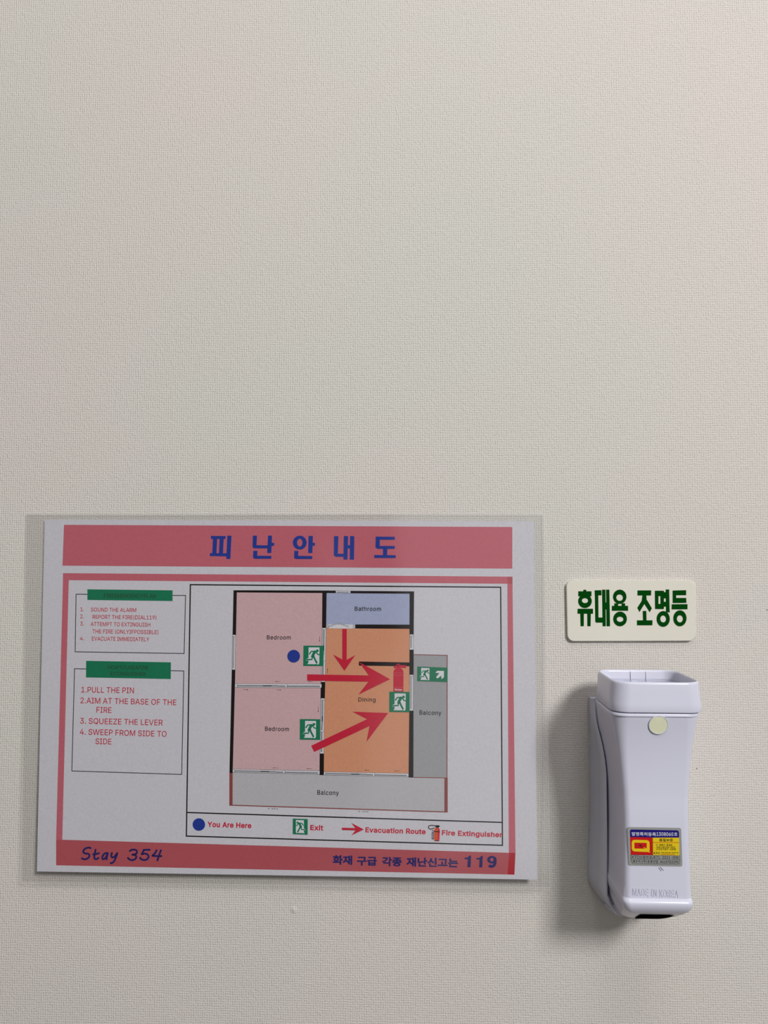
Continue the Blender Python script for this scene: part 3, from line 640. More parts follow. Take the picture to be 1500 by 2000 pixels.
def rim_mat():
    m = bpy.data.materials.new('milky_film_rim')
    m.use_nodes = True
    n = m.node_tree
    b = n.nodes['Principled BSDF']
    b.inputs['Base Color'].default_value = (0.72, 0.72, 0.70, 1)
    b.inputs['Roughness'].default_value = 0.3
    tr = n.nodes.new('ShaderNodeBsdfTransparent')
    mx = n.nodes.new('ShaderNodeMixShader')
    mx.inputs[0].default_value = 0.30
    n.links.new(tr.outputs[0], mx.inputs[1])
    n.links.new(b.outputs[0], mx.inputs[2])
    n.links.new(mx.outputs[0], n.nodes['Material Output'].inputs[0])
    return m


M_RIM = rim_mat()
M_ABS = mat('glossy_white_plastic', srgb(213, 214, 231), 0.26, 0.5)
M_ABS_HOLDER = mat('satin_white_plastic', srgb(216, 217, 231), 0.34, 0.45)
M_GLOW = mat('cream_glow_plastic', srgb(226, 228, 198), 0.5, 0.3)
M_PLATE = mat('cream_acrylic', srgb(224, 221, 208), 0.35, 0.4)
M_SIGN_INK = mat('dark_green_vinyl', srgb(0, 66, 8), 0.7, 0.04)
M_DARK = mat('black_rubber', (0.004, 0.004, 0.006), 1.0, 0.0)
M_SILVER = mat('silver_foil', srgb(176, 178, 176), 0.42, 0.5, 0.55)
M_CHROME = mat('chrome_reflector', (0.8, 0.8, 0.83), 0.12, 0.5, 1.0)
M_ST_NAVY = mat('sticker_navy', srgb(18, 8, 112), 0.45, 0.3)
M_ST_RED = mat('sticker_red', srgb(196, 12, 10), 0.45, 0.3)
M_ST_YEL = mat('sticker_yellow', srgb(226, 196, 16), 0.45, 0.3)
M_ST_WHITE = mat('sticker_white', srgb(210, 214, 226), 0.5, 0.3)
M_ST_BLACK = mat('sticker_black', srgb(30, 24, 24), 0.5, 0.3)
M_SCUFF = mat('dark_scuff', srgb(84, 82, 98), 0.6, 0.2)


def lens_mat():
    m = mat('clear_lens', (0.9, 0.92, 1.0), 0.05, 0.5)
    b = m.node_tree.nodes['Principled BSDF']
    b.inputs['Transmission Weight'].default_value = 1.0
    b.inputs['IOR'].default_value = 1.3
    return m


M_LENS = lens_mat()

# ------------------------------------------------------------------ the setting
w = MB()
x0, x1, z0, z1 = -1.1, 1.3, 0.0, 2.45
w.add([(x0, 0, z0), (x1, 0, z0), (x1, 0, z1), (x0, 0, z1), (x0, 0.1, z0), (x1, 0.1, z0), (x1, 0.1, z1), (x0, 0.1, z1)],
      [(0, 1, 2, 3), (5, 4, 7, 6), (4, 0, 3, 7), (1, 5, 6, 2), (3, 2, 6, 7), (4, 5, 1, 0)])
wall = w.build('wall_back', M_WALL, origin=(0, 0, 0))
wall['kind'] = 'structure'
wall['label'] = 'cream wallpaper wall with a fine woven texture'

bl = MB()
c = U(574, 1777, 0)
n1, n2 = 10, 20
vs = [c + Vector((0, -0.0004, 0))]
fs = []
for j in range(1, n1 + 1):
    r = j / n1
    for i in range(n2):
        a = 2 * math.pi * i / n2
        vs.append(c + Vector((0.0028 * r * math.cos(a), -0.0004 * (0.5 + 0.5 * math.cos(math.pi * r)) + (0.0002 if j == n1 else 0), 0.0028 * r * math.sin(a))))
for i in range(n2):
    fs.append((0, 1 + i, 1 + (i + 1) % n2))
    for j in range(n1 - 1):
        k = 1 + j * n2
        fs.append((k + i, k + n2 + i, k + n2 + (i + 1) % n2, k + (i + 1) % n2))
bl.add(vs, fs)
bl.build('wallpaper_blister', M_WALL, wall, smooth=180)
for px, py in ((1361, 1501), (1498, 1191)):
    sp = MB()
    c = U(px, py, 0.0)
    ring0 = [c + Vector((0.00035 * math.cos(a), -0.0001, 0.0003 * math.sin(a))) for a in (i * math.pi / 4 for i in range(8))]
    ring1 = [c + (p - c) * 0.6 + Vector((0, -0.0002, 0)) for p in ring0]
    sp.add(ring0 + ring1, [tuple(range(8, 16))] + [(i, (i + 1) % 8, 8 + (i + 1) % 8, 8 + i) for i in range(8)])
    sp.build('speck', M_SCUFF, wall)

# ------------------------------------------------------------------ the laminated evacuation notice
notice = thing('evacuation_notice', U(560, 1725, 0.0), 'large laminated evacuation floor plan with pink banners and blue Korean title', 'notice')

# paper
pp = Print(0)
pp.quad((87, 1015), (1043, 1018), (1049, 1718), (72, 1702), 0, 18)
pp.build('paper_sheet', M_PAPER, notice)

# film pouch, front and back skin joined round the rim
FC = ((51, 1003), (1063, 1003), (1075, 1734.5), (41, 1723.5))
fb = MB()
nu, nv = 56, 40


def film_pt(u, v, d):
    a, b, c_, d_ = FC
    r = 0.012
    x = (a[0] * (1 - u) + b[0] * u) * (1 - v) + (d_[0] * (1 - u) + c_[0] * u) * v
    y = (a[1] * (1 - u) + b[1] * u) * (1 - v) + (d_[1] * (1 - u) + c_[1] * u) * v
    return U(x, y, lift(x, y) + d)


vs = [film_pt(i / nu, j / nv, d) for d in (0.00075, 0.00025) for j in range(nv + 1) for i in range(nu + 1)]
q = (nu + 1) * (nv + 1)
fs = []
for j in range(nv):
    for i in range(nu):
        k = j * (nu + 1) + i
        fs.append((k, k + nu + 1, k + nu + 2, k + 1))
        fs.append((q + k, q + k + 1, q + k + nu + 2, q + k + nu + 1))
edge = [i for i in range(nu + 1)] + [j * (nu + 1) + nu for j in range(1, nv + 1)] + \
       [nv * (nu + 1) + i for i in range(nu - 1, -1, -1)] + [j * (nu + 1) for j in range(nv - 1, 0, -1)]
for a, b in zip(edge, edge[1:] + edge[:1]):
    fs.append((a, b, b + q, a + q))
fb.add(vs, fs)
# the cut rim of the pouch: a narrow milky line where both skins end
for (a, b), (c_, d_) in ((((0, 0), (1, 0)), (0, 1)), (((1, 0), (1, 1)), (-1, 0)), (((1, 1), (0, 1)), (0, -1)), (((0, 1), (0, 0)), (1, 0))):
    n_ = 50
    wu, wv = 0.0016 * c_, 0.0022 * d_
    st = []
    for i in range(n_ + 1):
        u, v = a[0] + (b[0] - a[0]) * i / n_, a[1] + (b[1] - a[1]) * i / n_
        st += [film_pt(u, v, 0.00082), film_pt(u + wu, v + wv, 0.00082)]
    fb.add(st, [(2 * i, 2 * i + 1, 2 * i + 3, 2 * i + 2) for i in range(n_)], 1)
fb.build('laminating_film', [M_FILM, M_RIM], notice, smooth=40, label='clear glossy film with a margin round the sheet')

# title banner
tb = Print(1)
tb.quad((125, 1025), (1000.6, 1029.3), (1000.6, 1110.6), (122, 1104.8))
banner = tb.build('title_banner', M_PINK, notice)
A = crop(400, 1030, 6.818)
B = crop(560, 1030, 6.5217)
t = Print(3)
for pts in (
    A((82, 113), (278, 116), (276, 153), (82, 153)), A((108, 150), (165, 150), (155, 347), (100, 347)),
    A((197, 150), (252, 150), (242, 347), (188, 347)), A((68, 343), (292, 345), (292, 386), (68, 382)),
    A((300, 110), (355, 112), (340, 421), (286, 419)),
    A((640, 110), (695, 110), (689, 240), (636, 256)), A((636, 248), (660, 238), (840, 239), (838, 279), (660, 279), (642, 272)),
    A((842, 110), (895, 110), (886, 341), (831, 341)), A((886, 204), (925, 207), (922, 246), (886, 244)),
    A((646, 312), (702, 312), (698, 385), (642, 396)), A((642, 390), (668, 377), (887, 380), (885, 418), (668, 418), (648, 410)),
    A((1382, 112), (1440, 114), (1432, 341), (1377, 341)), A((1432, 204), (1467, 206), (1465, 245), (1432, 243)),
    A((1192, 313), (1247, 313), (1244, 385), (1190, 396)), A((1190, 390), (1215, 379), (1432, 382), (1430, 421), (1215, 421), (1196, 412)),
    B((602, 112), (658, 112), (652, 340), (600, 350)), B((600, 345), (625, 334), (728, 337), (726, 375), (630, 374), (607, 365)),
    B((728, 110), (782, 111), (774, 411), (722, 409)), B((808, 111), (861, 111), (857, 411), (802, 410)), B((778, 226), (808, 227), (806, 268), (776, 267)),
    B((1133, 118), (1378, 120), (1376, 158), (1133, 156)), B((1134, 150), (1187, 150), (1184, 245), (1131, 252)),
    B((1131, 245), (1150, 237), (1378, 237), (1376, 274), (1160, 273), (1140, 266)), B((1228, 270), (1281, 270), (1279, 358), (1226, 358)),
    B((1115, 352), (1390, 354), (1388, 391), (1115, 389)),
):
    t.poly(pts)
c = A((1265, 203))[0]
t.ring(c[0], c[1], 92 / 6.818, 92 / 6.818, 36 / 6.818, 52 / 6.818)
t.build('lettering', M_NAVY, banner, label='blue Korean title lettering')

# pink frame round the lower part of the sheet
fr = Print(1)
fr.quad((123, 1119.4), (1001, 1126.3), (1001, 1140.2), (123, 1133))
fr.quad((123, 1133), (134.3, 1133.1), (121.6, 1640.2), (109.6, 1639.6))
fr.quad((991, 1140), (1001, 1140.2), (1006.8, 1666), (993.8, 1665.6))
fr.quad((991, 1126.2), (1001, 1126.3), (1001, 1140.2), (991, 1140), 1)
fr.build('pink_frame', [M_PINK, M_PINK_DARK], notice)

# footer
fo = Print(1)
fo.quad((109.6, 1639.8), (993.8, 1665.6), (991.8, 1708.0), (109.6, 1690))
fo.quad((994, 1665.6), (1006.8, 1666), (1004.7, 1708.4), (991.6, 1708), 1)
footer = fo.build('footer_banner', [M_PINK_DARK, M_RED_OVER], notice)
C = crop(140, 1640, 7.5)
t = Print(3)
for pts in (
    C((277, 124), (258, 116), (225, 120), (192, 135), (172, 162), (176, 190), (205, 203), (240, 207), (260, 224), (250, 258), (222, 280), (185, 287), (150, 274)),
    C((350, 148), (340, 195), (331, 248), (336, 278), (360, 284), (392, 268)), C((315, 214), (352, 212), (400, 197)),
    C((526, 198), (495, 197), (466, 220), (449, 255), (455, 284), (480, 280), (505, 248), (524, 205)), C((530, 196), (516, 250), (511, 288)),
    C((589, 195), (580, 233), (594, 260), (622, 252), (655, 215)), C((668, 195), (655, 240), (630, 300), (602, 335), (572, 344)),
    C((852, 165), (885, 147), (930, 148), (956, 168), (950, 200), (922, 215), (890, 220)), C((892, 220), (930, 224), (946, 248), (935, 280), (898, 298), (858, 294), (824, 268)),
    C((1142, 148), (1100, 148), (1058, 150)), C((1055, 152), (1042, 185), (1026, 212)), C((1026, 212), (1070, 204), (1108, 214), (1126, 245), (1112, 280), (1072, 298), (1028, 290), (1002, 266)),
    C((1244, 155), (1222, 195), (1184, 234)), C((1184, 236), (1250, 240), (1315, 240)), C((1308, 155), (1285, 215), (1257, 302)),
):
    t.stroke(pts, 3.6)
t.build('handwritten_lettering', M_NAVY_DARK, footer, label='blue handwriting style lettering')
t = Print(3)
for s, ax, bx, ay, by in (('화재', 649.3, 687.8, 1687.6, 1688.6), ('구급', 697, 736, 1689.6, 1690.4), ('각종', 746, 784.5, 1690.8, 1691.6), ('재난신고는', 793.5, 894.8, 1691.6, 1693.8)):
    t.text(s, ax, ay - 1.4, bx, by - 1.4, 15.4, 0, 0.014, 0, 0.29)
E_ = crop(800, 1655, 7.143)
t.poly(E_((838, 114), (858, 114), (850, 277), (806, 277), (812, 166), (768, 166), (766, 144), (806, 141), (826, 126)))
t.poly(E_((1000, 118), (1022, 119), (1013, 281), (970, 279), (976, 171), (932, 169), (930, 149), (970, 146), (990, 131)))
c = E_((1148, 172))[0]
t.ring(c[0], c[1], 67 / 7.143, 53 / 7.143, 24 / 7.143, 25 / 7.143)
t.stroke(E_((1193, 172), (1192, 215), (1178, 250), (1145, 266), (1104, 255)), 5.6, 0, False)
t.build('emergency_lettering', M_NAVY_DARK, footer, label='bold blue emergency number lettering')


# the two instruction panels
def panel(box, head, head_rows, rows, cap):
    p = Print(1)
    p.loop(box, 1.5)
    pan = p.build('instruction_panel', M_PANEL_LINE, notice)
    h = Print(2)
    h.quad(*head)
    hd = h.build('panel_header', M_GREEN, pan)
    t = Print(4)
    for r in head_rows:
        t.text(*r, 0, 0.004)
    t.build('header_lettering', M_GREEN_DARK, pan)
    t = Print(3)
    for s, ax, ay, bx, by in rows:
        t.text(s, ax, ay, bx, by, cap, 0, 0.002)
    t.build('step_lettering', M_CRIMSON, pan)


panel([(148.5, 1160.6), (362.4, 1163), (359.6, 1276.4), (146.8, 1273)],
      [(170.7, 1151), (337, 1153), (337, 1173.8), (170.7, 1171.7)],
      [('FIREEMERGENCYPLAN', 203, 1167.3, 304, 1168.0, 7.6)],
      [('1.', 157.2, 1193.5, 163.8, 1193.6), ('SOUND THE ALARM', 177.6, 1194.2, 266, 1195.2),
       ('2.', 156.8, 1207.4, 163.8, 1207.5), ('REPORT THE FIRE(DIAL119)', 180.7, 1208.4, 305.5, 1209.8),
       ('3.', 156.8, 1221.5, 163.8, 1221.6), ('ATTEMPT TO EXTINGUISH', 177, 1222.3, 293.4, 1223.8),
       ('THE FIRE (ONLYIFPOSSIBLE)', 180.4, 1236.6, 309.2, 1238.4),
       ('4.', 156.2, 1250.2, 163.8, 1250.3), ('EVACUATE IMMEDIATELY', 179.4, 1250.8, 291.5, 1252.4)], 7.5)
panel([(145.6, 1306), (359, 1310.4), (354.9, 1512.5), (140.3, 1505.8)],
      [(168.2, 1290.7), (333.8, 1293.6), (333.5, 1326.2), (168, 1323)],
      [('HOWTOUSEAFIRE', 210.4, 1306.8, 290, 1307.8, 7.2), ('EXTINGUISHER', 216.4, 1319, 284, 1320, 7.2)],
      [('1.PULL THE PIN', 158.8, 1352.2, 261.5, 1353.8), ('2.AIM AT THE BASE OF THE', 157, 1373.2, 344.3, 1377.2),
       ('FIRE', 188.3, 1391.6, 217.6, 1392.4), ('3. SQUEEZE THE LEVER', 156.4, 1413, 317.7, 1416.8),
       ('4. SWEEP FROM SIDE TO', 156, 1434.4, 325.2, 1438.8), ('SIDE', 186.4, 1453, 217.4, 1453.8)], 10.9)

# frame of the plan, legend rule
f = Print(1)
f.loop([(371.8, 1142), (977.8, 1147), (981.4, 1651), (364, 1633)], 2.4)
f.build('plan_frame', M_BLACK, notice, label='thin black frame round plan and legend')

# ------------------------------------------------------------------ floor plan
fp = Print(3)
for q_ in (
    ((456.2, 1152.8), (656, 1153.4), (656, 1158.4), (456.2, 1157)), ((684.6, 1154), (808.8, 1155), (808.8, 1159.6), (684.6, 1158.8)),
    ((456.2, 1152.8), (462.6, 1152.8), (461, 1240), (454.3, 1240)), ((452.8, 1308), (459.6, 1308), (454.4, 1510), (448.2, 1509.6)),
    ((629.6, 1155), (638, 1155), (637, 1226.6), (629, 1226.4)), ((626.6, 1332), (635.2, 1332), (634.4, 1364.2), (626, 1364)),
    ((624.4, 1471.8), (632.8, 1472), (632.4, 1514), (624, 1513.6)), ((800, 1155), (808.8, 1155), (808, 1239.4), (799.8, 1239.2)),
    ((693.6, 1219.6), (800, 1220), (800, 1228.2), (693.6, 1227.4)), ((799.8, 1269), (808, 1269.2), (807.8, 1318), (799.6, 1317.8)),
    ((701, 1292), (800.6, 1293.8), (800.6, 1301.4), (701, 1300)), ((799.4, 1388), (807.6, 1388.2), (807.4, 1518.8), (798, 1518.4)),
):
    fp.quad(*q_)
for q_ in (
    ((448.2, 1509.8), (454.4, 1510.2), (454.2, 1573.4), (448, 1573.2)), ((868, 1518.8), (874.4, 1519.2), (874.4, 1586.8), (868, 1586.4)),
    ((448, 1571.6), (874.4, 1584.8), (874.4, 1586.8), (448, 1573.4)), ((808, 1517.6), (874.2, 1518.6), (874.2, 1520), (808, 1519)),
    ((872.8, 1279.6), (874.4, 1279.8), (873.8, 1519), (872.2, 1519)), ((808.6, 1277.6), (874.4, 1279.2), (874.4, 1280.6), (808.6, 1279)),
):
    fp.quad(*q_, 1)
for x in (523.5, 530.5, 535, 540):
    fp.line((x, 1579.2 + (x - 523) * 0.03), (x + 2.6, 1579.3 + (x - 523) * 0.03), 1)
for x in (700.5, 708, 712, 716.5):
    fp.line((x, 1584.8 + (x - 700) * 0.03), (x + 2.6, 1584.9 + (x - 700) * 0.03), 1)
# little arrows beside the sliding doors
for (ax, ay), (bx, by) in (((547.5, 1331.2), (538, 1331)), ((611, 1331.2), (602, 1331)), ((475, 1346.8), (485, 1347)), ((540, 1347.4), (549, 1347.6)),
                           ((624.6, 1243), (624.2, 1253)), ((639.4, 1315), (639.6, 1306)), ((621.8, 1380), (621.4, 1391)),
                           ((543, 1500), (533, 1499.8)), ((609, 1501.2), (599, 1501)), ((722, 1504.4), (712, 1504.2)), ((781, 1505.8), (771, 1505.6))):
    fp.line((ax, ay), (bx, by), 0.5)
    dx, dy = bx - ax, by - ay
    l = math.hypot(dx, dy)
    dx, dy = dx / l, dy / l
    fp.poly([(bx, by), (bx - 2.3 * dx - 1.0 * dy, by - 2.3 * dy + 1.0 * dx), (bx - 2.3 * dx + 1.0 * dy, by - 2.3 * dy - 1.0 * dx)])
plan = fp.build('floor_plan', [M_BLACK, M_BROWN], notice, label='plan of two bedrooms, bathroom, dining room and balconies')


def room(m, *q_):
    r = Print(2)
    r.quad(*q_)
    r.build('room_area', m, plan)


room(M_ROSE, (461.6, 1156), (630, 1157), (628.4, 1335.4), (458.6, 1336))
room(M_ROSE, (458.8, 1342), (627.6, 1343), (625, 1505), (454.2, 1502))
room(M_BLUE_ROOM, (637.4, 1157.6), (801, 1158.4), (800.6, 1221), (637, 1220))
room(M_ORANGE, (635, 1227.4), (801, 1227.6), (799, 1511), (632, 1507))
room(M_GREY, (807.4, 1278.4), (873.2, 1279.6), (872.8, 1518.8), (807.2, 1518))
room(M_GREY_LIGHT, (454, 1508), (868.4, 1518.8), (868.4, 1585.4), (454, 1572.4))


def glazing(a, b, wd, name='sliding_door', mid=True, knobs=True):
    """a strip of window or sliding door drawn along a to b"""
    g = Print(4)
    g.line(a, b, wd, 0)
    dx, dy = b[0] - a[0], b[1] - a[1]
    l = math.hypot(dx, dy)
    ux, uy = dx / l, dy / l
    nx, ny = -uy, ux
    at = lambda t, s: (a[0] + ux * t + nx * s, a[1] + uy * t + ny * s)
    g.line(at(3, 0.12 * wd), at(l - 3, 0.12 * wd), wd * 0.42, 2)
    for s in (-wd / 2 + 0.3, wd / 2 - 0.3):
        g.line(at(0, s), at(l, s), 0.6, 1)
    if mid:
        g.line(at(3, -0.6), at(l * 0.5, -0.6), 0.8, 1)
        g.line(at(l * 0.5, 0.9), at(l - 3, 0.9), 0.8, 1)
        g.line(at(l * 0.32, 0.2), at(l * 0.42, 0.2), 1.2, 3)
    if knobs:
        for tt in ((0, 3.2), (l - 3.2, l)) + (((l * 0.58, l * 0.58 + 3.0),) if mid else ()):
            g.line(at(tt[0], 0), at(tt[1], 0), wd * 0.8, 0)
            g.line(at(tt[1], -wd / 2), at(tt[1], wd / 2), 0.6, 1)
    g.build(name, [M_WHITE, M_LINE, M_GREY, M_BLACK], plan)


glazing((457.2, 1240), (456.4, 1308), 6.4, 'plan_window', False)
glazing((656, 1155.6), (684.6, 1156.4), 4.6, 'plan_window', False)
glazing((804, 1239.2), (803.8, 1269), 8, 'plan_window', False)
glazing((803.8, 1318), (803.4, 1388), 7.6, 'plan_window', False)
glazing((633, 1226.6), (631.2, 1332), 8)
glazing((630.4, 1364), (628.6, 1471.8), 8)
glazing((460, 1339), (628, 1339.6), 8)
glazing((454.6, 1505.4), (624.4, 1509), 7)
glazing((632.6, 1510.6), (798, 1514), 7)
g = Print(4)
g.quad((637.2, 1219.4), (693.8, 1219.8), (693.8, 1227.8), (637, 1227.2))
for a, b in (((640, 1224.6), (661, 1217.2)), ((661, 1217.2), (681, 1224.2))):
    g.line(a, b, 2.2, 1)
    g.line(a, b, 1.0, 0)
g.loop([(638, 1220.6), (641, 1220.6), (641, 1226.6), (638, 1226.6)], 0.7, 1)
g.loop([(690, 1221), (693, 1221), (693, 1227), (690, 1227)], 0.7, 1)
g.build('folding_door', [M_WHITE, M_LINE], plan)


def route_arrow(parts, parent):
    a = Print(6)
    for p in parts:
        (a.quad if len(p) == 4 else a.poly)(*(p if len(p) == 4 else [p]))
    a.build('route_arrow', M_CRIMSON, parent)


def exit_symbol(c00, c10, c11, c01, parent, flip=False, arrow=False, legend=False):
    """green pictogram of a person running through a doorway; corners given clockwise from the top left"""
    s = Print(7)
    full = (c00, c10, c11, c01)

    def mp(x, y, w=1.0):
        x = 1 - x if flip else x
        x *= w
        return ((c00[0] * (1 - x) + c10[0] * x) * (1 - y) + (c01[0] * (1 - x) + c11[0] * x) * y,
                (c00[1] * (1 - x) + c10[1] * x) * (1 - y) + (c01[1] * (1 - x) + c11[1] * x) * y)

    s.quad(*full)
    wd = 0.5 if arrow else 1.0
    q = lambda *p: [mp(x, y, wd) for x, y in p]
    k = abs(c01[1] - c00[1])
    s.poly(q((0.255, 0.085), (0.80, 0.085), (0.80, 0.86), (0.77, 0.925), (0.70, 0.925), (0.66, 0.90), (0.60, 0.915), (0.20, 0.915), (0.255, 0.83)), 1)
    s.poly(q((0.13, 0.73), (0.19, 0.63), (0.28, 0.61), (0.28, 0.75)), 1)
    hx = 0.695
    c = mp(hx, 0.25, wd)
    s.disc(c[0], c[1], 0.068 * k, None, 0, 18)
    for pts, w_ in ((((0.30, 0.41), (0.39, 0.285), (0.58, 0.28)), 0.066), (((0.62, 0.30), (0.72, 0.43), (0.82, 0.44)), 0.062),
                    (((0.57, 0.30), (0.50, 0.42), (0.45, 0.54)), 0.135), (((0.46, 0.52), (0.43, 0.68), (0.19, 0.695)), 0.072),
                    (((0.50, 0.50), (0.58, 0.68), (0.67, 0.84)), 0.088)):
        s.stroke(q(*pts), w_ * k, 0, True, 1)
    if arrow:
        d = lambda *p: [mp(x, y, 1.0) for x, y in p]
        s.poly(d((0.60, 0.40), (0.655, 0.24), (0.88, 0.24), (0.88, 0.68), (0.80, 0.82), (0.795, 0.57), (0.67, 0.78), (0.615, 0.70), (0.73, 0.40)), 1)
    s.build('exit_symbol', [M_GREEN, M_WHITE], parent)


route_arrow([((600, 1317), (720.5, 1319.2), (719.6, 1331.4), (600, 1329.4)), [(701.6, 1293), (761.8, 1326.6), (720.5, 1319.2)],
             [(720.5, 1319.2), (761.8, 1326.6), (719.6, 1331.4)], [(719.6, 1331.4), (761.8, 1326.6), (700, 1356.6)]], plan)
route_arrow([((668.6, 1228.4), (677.3, 1228.6), (677.2, 1288.6), (668.6, 1288)), [(651, 1278.6), (668.6, 1288), (672.8, 1310)],
             [(668.6, 1288), (677.2, 1288.6), (672.8, 1310)], [(677.2, 1288.6), (694, 1279.5), (672.8, 1310)]], plan)
route_arrow([((608, 1456.4), (717, 1404.6), (721.8, 1418), (613.6, 1468.6)), [(688.8, 1390), (758.2, 1392.6), (717, 1404.6)],
             [(717, 1404.6), (758.2, 1392.6), (721.8, 1418)], [(721.8, 1418), (758.2, 1392.6), (716, 1448.7)]], plan)
exit_symbol((592.9, 1261), (631.8, 1261.2), (631.4, 1300.8), (592.4, 1300.4), plan)
exit_symbol((585.9, 1404.4), (625.2, 1404.8), (624.8, 1444.9), (585.6, 1444.4), plan)
exit_symbol((760.6, 1350.8), (800.4, 1351.4), (800, 1391), (760.4, 1390.4), plan)
exit_symbol((815.2, 1301.8), (874.2, 1304), (874, 1332), (815, 1330), plan, arrow=True)
d = Print(6)
d.disc(573.6, 1281.6, 12.4)
d.build('position_dot', M_NAVY, plan)

ex = Print(6)
H = crop(740, 1280, 10)
ex.poly(H((286, 330), (296, 290), (325, 258), (370, 238), (405, 238), (445, 260), (474, 295), (481, 330), (478, 712), (284, 708)))
ex.poly(H((290, 215), (345, 195), (410, 188), (545, 195), (525, 248), (410, 240), (300, 250)))
c = H((375, 200))[0]
ex.ring(c[0], c[1], 3.6, 3.6, 1.5, 1.5, 0, 0, 0, 20)
ex.disc(c[0], c[1], 1.5, None, 2, 14)
for a, b in (((288, 345), (480, 348)), ((288, 388), (480, 391)), ((286, 620), (478, 624))):
    ex.line(*H(a, b), 0.6, 1)
ex.text('Water', 770.2, 1348.6, 785.8, 1349.0, 3.8, 3, 0.01)
ex.build('extinguisher_symbol', [M_CRIMSON, M_PINK, M_BLACK, M_WHITE], plan)

for s, ax, ay, bx, by, cap in (('Bedroom', 521.4, 1248.6, 567.8, 1248.8, 7.8), ('Bathroom', 693, 1192.6, 744.2, 1193.2, 8),
                               ('Dining', 700, 1370, 733.6, 1370.4, 7.8), ('Balcony', 819.4, 1395.6, 862, 1396.4, 8.2),
                               ('Bedroom', 517.6, 1427.2, 564.3, 1427.8, 8), ('Balcony', 619.8, 1551.8, 661.8, 1552.8, 8.6)):
    t = Print(6)
    t.text(s, ax, ay, bx, by, cap, 0, 0.004, 14)
    t.build('room_lettering', M_BLACK, plan)

# ------------------------------------------------------------------ legend under the plan
lg = Print(1)
lg.line((364.4, 1586.9), (981, 1606.3), 2.4)
legend = lg.build('legend', M_BLACK, notice, label='legend strip below the plan')
d = Print(2)
d.disc(388.4, 1610.4, 12.2)
d.build('position_dot', M_NAVY, legend)
exit_symbol((572.2, 1598.8), (600.9, 1599.8), (600.8, 1630.2), (572, 1629), legend, flip=True)
route_arrow([((668, 1616.6), (694.4, 1617.4), (694.4, 1621.8), (668, 1621)), [(686.3, 1607.4), (710.6, 1620), (694.4, 1617.4)],
             [(694.4, 1617.4), (710.6, 1620), (694.4, 1621.8)], [(694.4, 1621.8), (710.6, 1620), (686.7, 1631.4)]], legend)
ic = Print(3)
J = crop(560, 1590, 4.6875)
ic.poly(J((1350, 155), (1356, 130), (1372, 122), (1388, 124), (1400, 136), (1402, 158), (1398, 236), (1390, 245), (1358, 243), (1350, 235)), 0)
ic.poly(J((1384, 128), (1400, 140), (1402, 160), (1398, 236), (1390, 244), (1384, 243)), 1)
ic.stroke(J((1362, 108), (1330, 103), (1303, 108), (1300, 128), (1318, 138), (1350, 128)), 1.6, 2, True, 3)
ic.poly(J((1360, 103), (1392, 102), (1404, 112), (1396, 118), (1388, 126), (1364, 124)), 2)
ic.line(*J((1350, 160), (1402, 163)), 1.8, 2)
ic.line(*J((1330, 150), (1352, 156)), 1.4, 2)
ic.poly(J((1328, 172), (1334, 164), (1346, 166), (1346, 232), (1328, 230)), 2)
ic.poly(J((1331, 176), (1336, 170), (1341, 172), (1341, 226), (1331, 224)), 3)
ic.line(*J((1352, 243), (1396, 246)), 1.2, 2)
ic.build('extinguisher_icon', [M_ORANGE_RED, M_CRIMSON, M_BLACK, M_GREY], legend)
for s, ax, ay, bx, by, cap in (('You Are Here', 405, 1614.6, 490.8, 1617.2, 9.4), ('Exit', 605.8, 1620.8, 631.2, 1621.6, 9.2),
                               ('Evacuation Route', 713.6, 1625.2, 831.2, 1629, 9.2), ('Fire Extinguisher', 863, 1630.8, 981, 1635, 9.2)):
    t = Print(2)
    t.text(s, ax, ay, bx, by, cap, 0, 0.027, 12)
    t.build('legend_lettering', M_CRIMSON, legend)

# ------------------------------------------------------------------ cream plastic sign
TH = 0.0022
SC = [(1106, 1134.5), (1358.4, 1134.5), (1358.4, 1251.6), (1108.6, 1252.4)]
cn = [U(x, y, TH) for x, y in SC]


def round_outline(c, r, n=7):
    out = []
    for i in range(4):
        p, a, b = c[i], c[i - 1], c[(i + 1) % 4]
        da, db = (a - p).normalized() * r, (b - p).normalized() * r
        ce = p + da + db
        for j in range(n + 1):
            t_ = j / n * math.pi / 2
            out.append(ce - db * math.cos(t_) - da * math.sin(t_))
    return out


ol = round_outline(cn, 0.0036)
ce = sum(cn, Vector()) / 4
n = len(ol)
b = MB()
inner = [ce + (p - ce) * 0.992 for p in ol]
mid = [p + Vector((0, 0.0003, 0)) for p in ol]
back = [Vector((p.x, -0.0002, p.z)) for p in ol]
b.add(inner + mid + back, [tuple(range(n))] + [(i, n + i, n + (i + 1) % n, (i + 1) % n) for i in range(n)] +
      [(n + i, 2 * n + i, 2 * n + (i + 1) % n, n + (i + 1) % n) for i in range(n)] + [tuple(range(3 * n - 1, 2 * n - 1, -1))])
sign = b.build('rescue_light_sign', M_PLATE, origin=U(1232, 1252, 0))
sign['label'] = 'small cream plastic sign with bold dark green Korean lettering above the white flashlight'
sign['category'] = 'sign'


class Flat(Print):
    """flat lettering on a plane h in front of the wall"""

    def __init__(self, h):
        super().__init__(0)
        self.h = h

    def lay(self):
        self.k += 1
        return min(self.k, 60) * 0.000004


_P = P


def P(px, py, layer=0.0):                       # on the sheet, or on the flat face that is current
    if FLAT is not None:
        return U(px, py, FLAT + layer)
    return _P(px, py, layer)


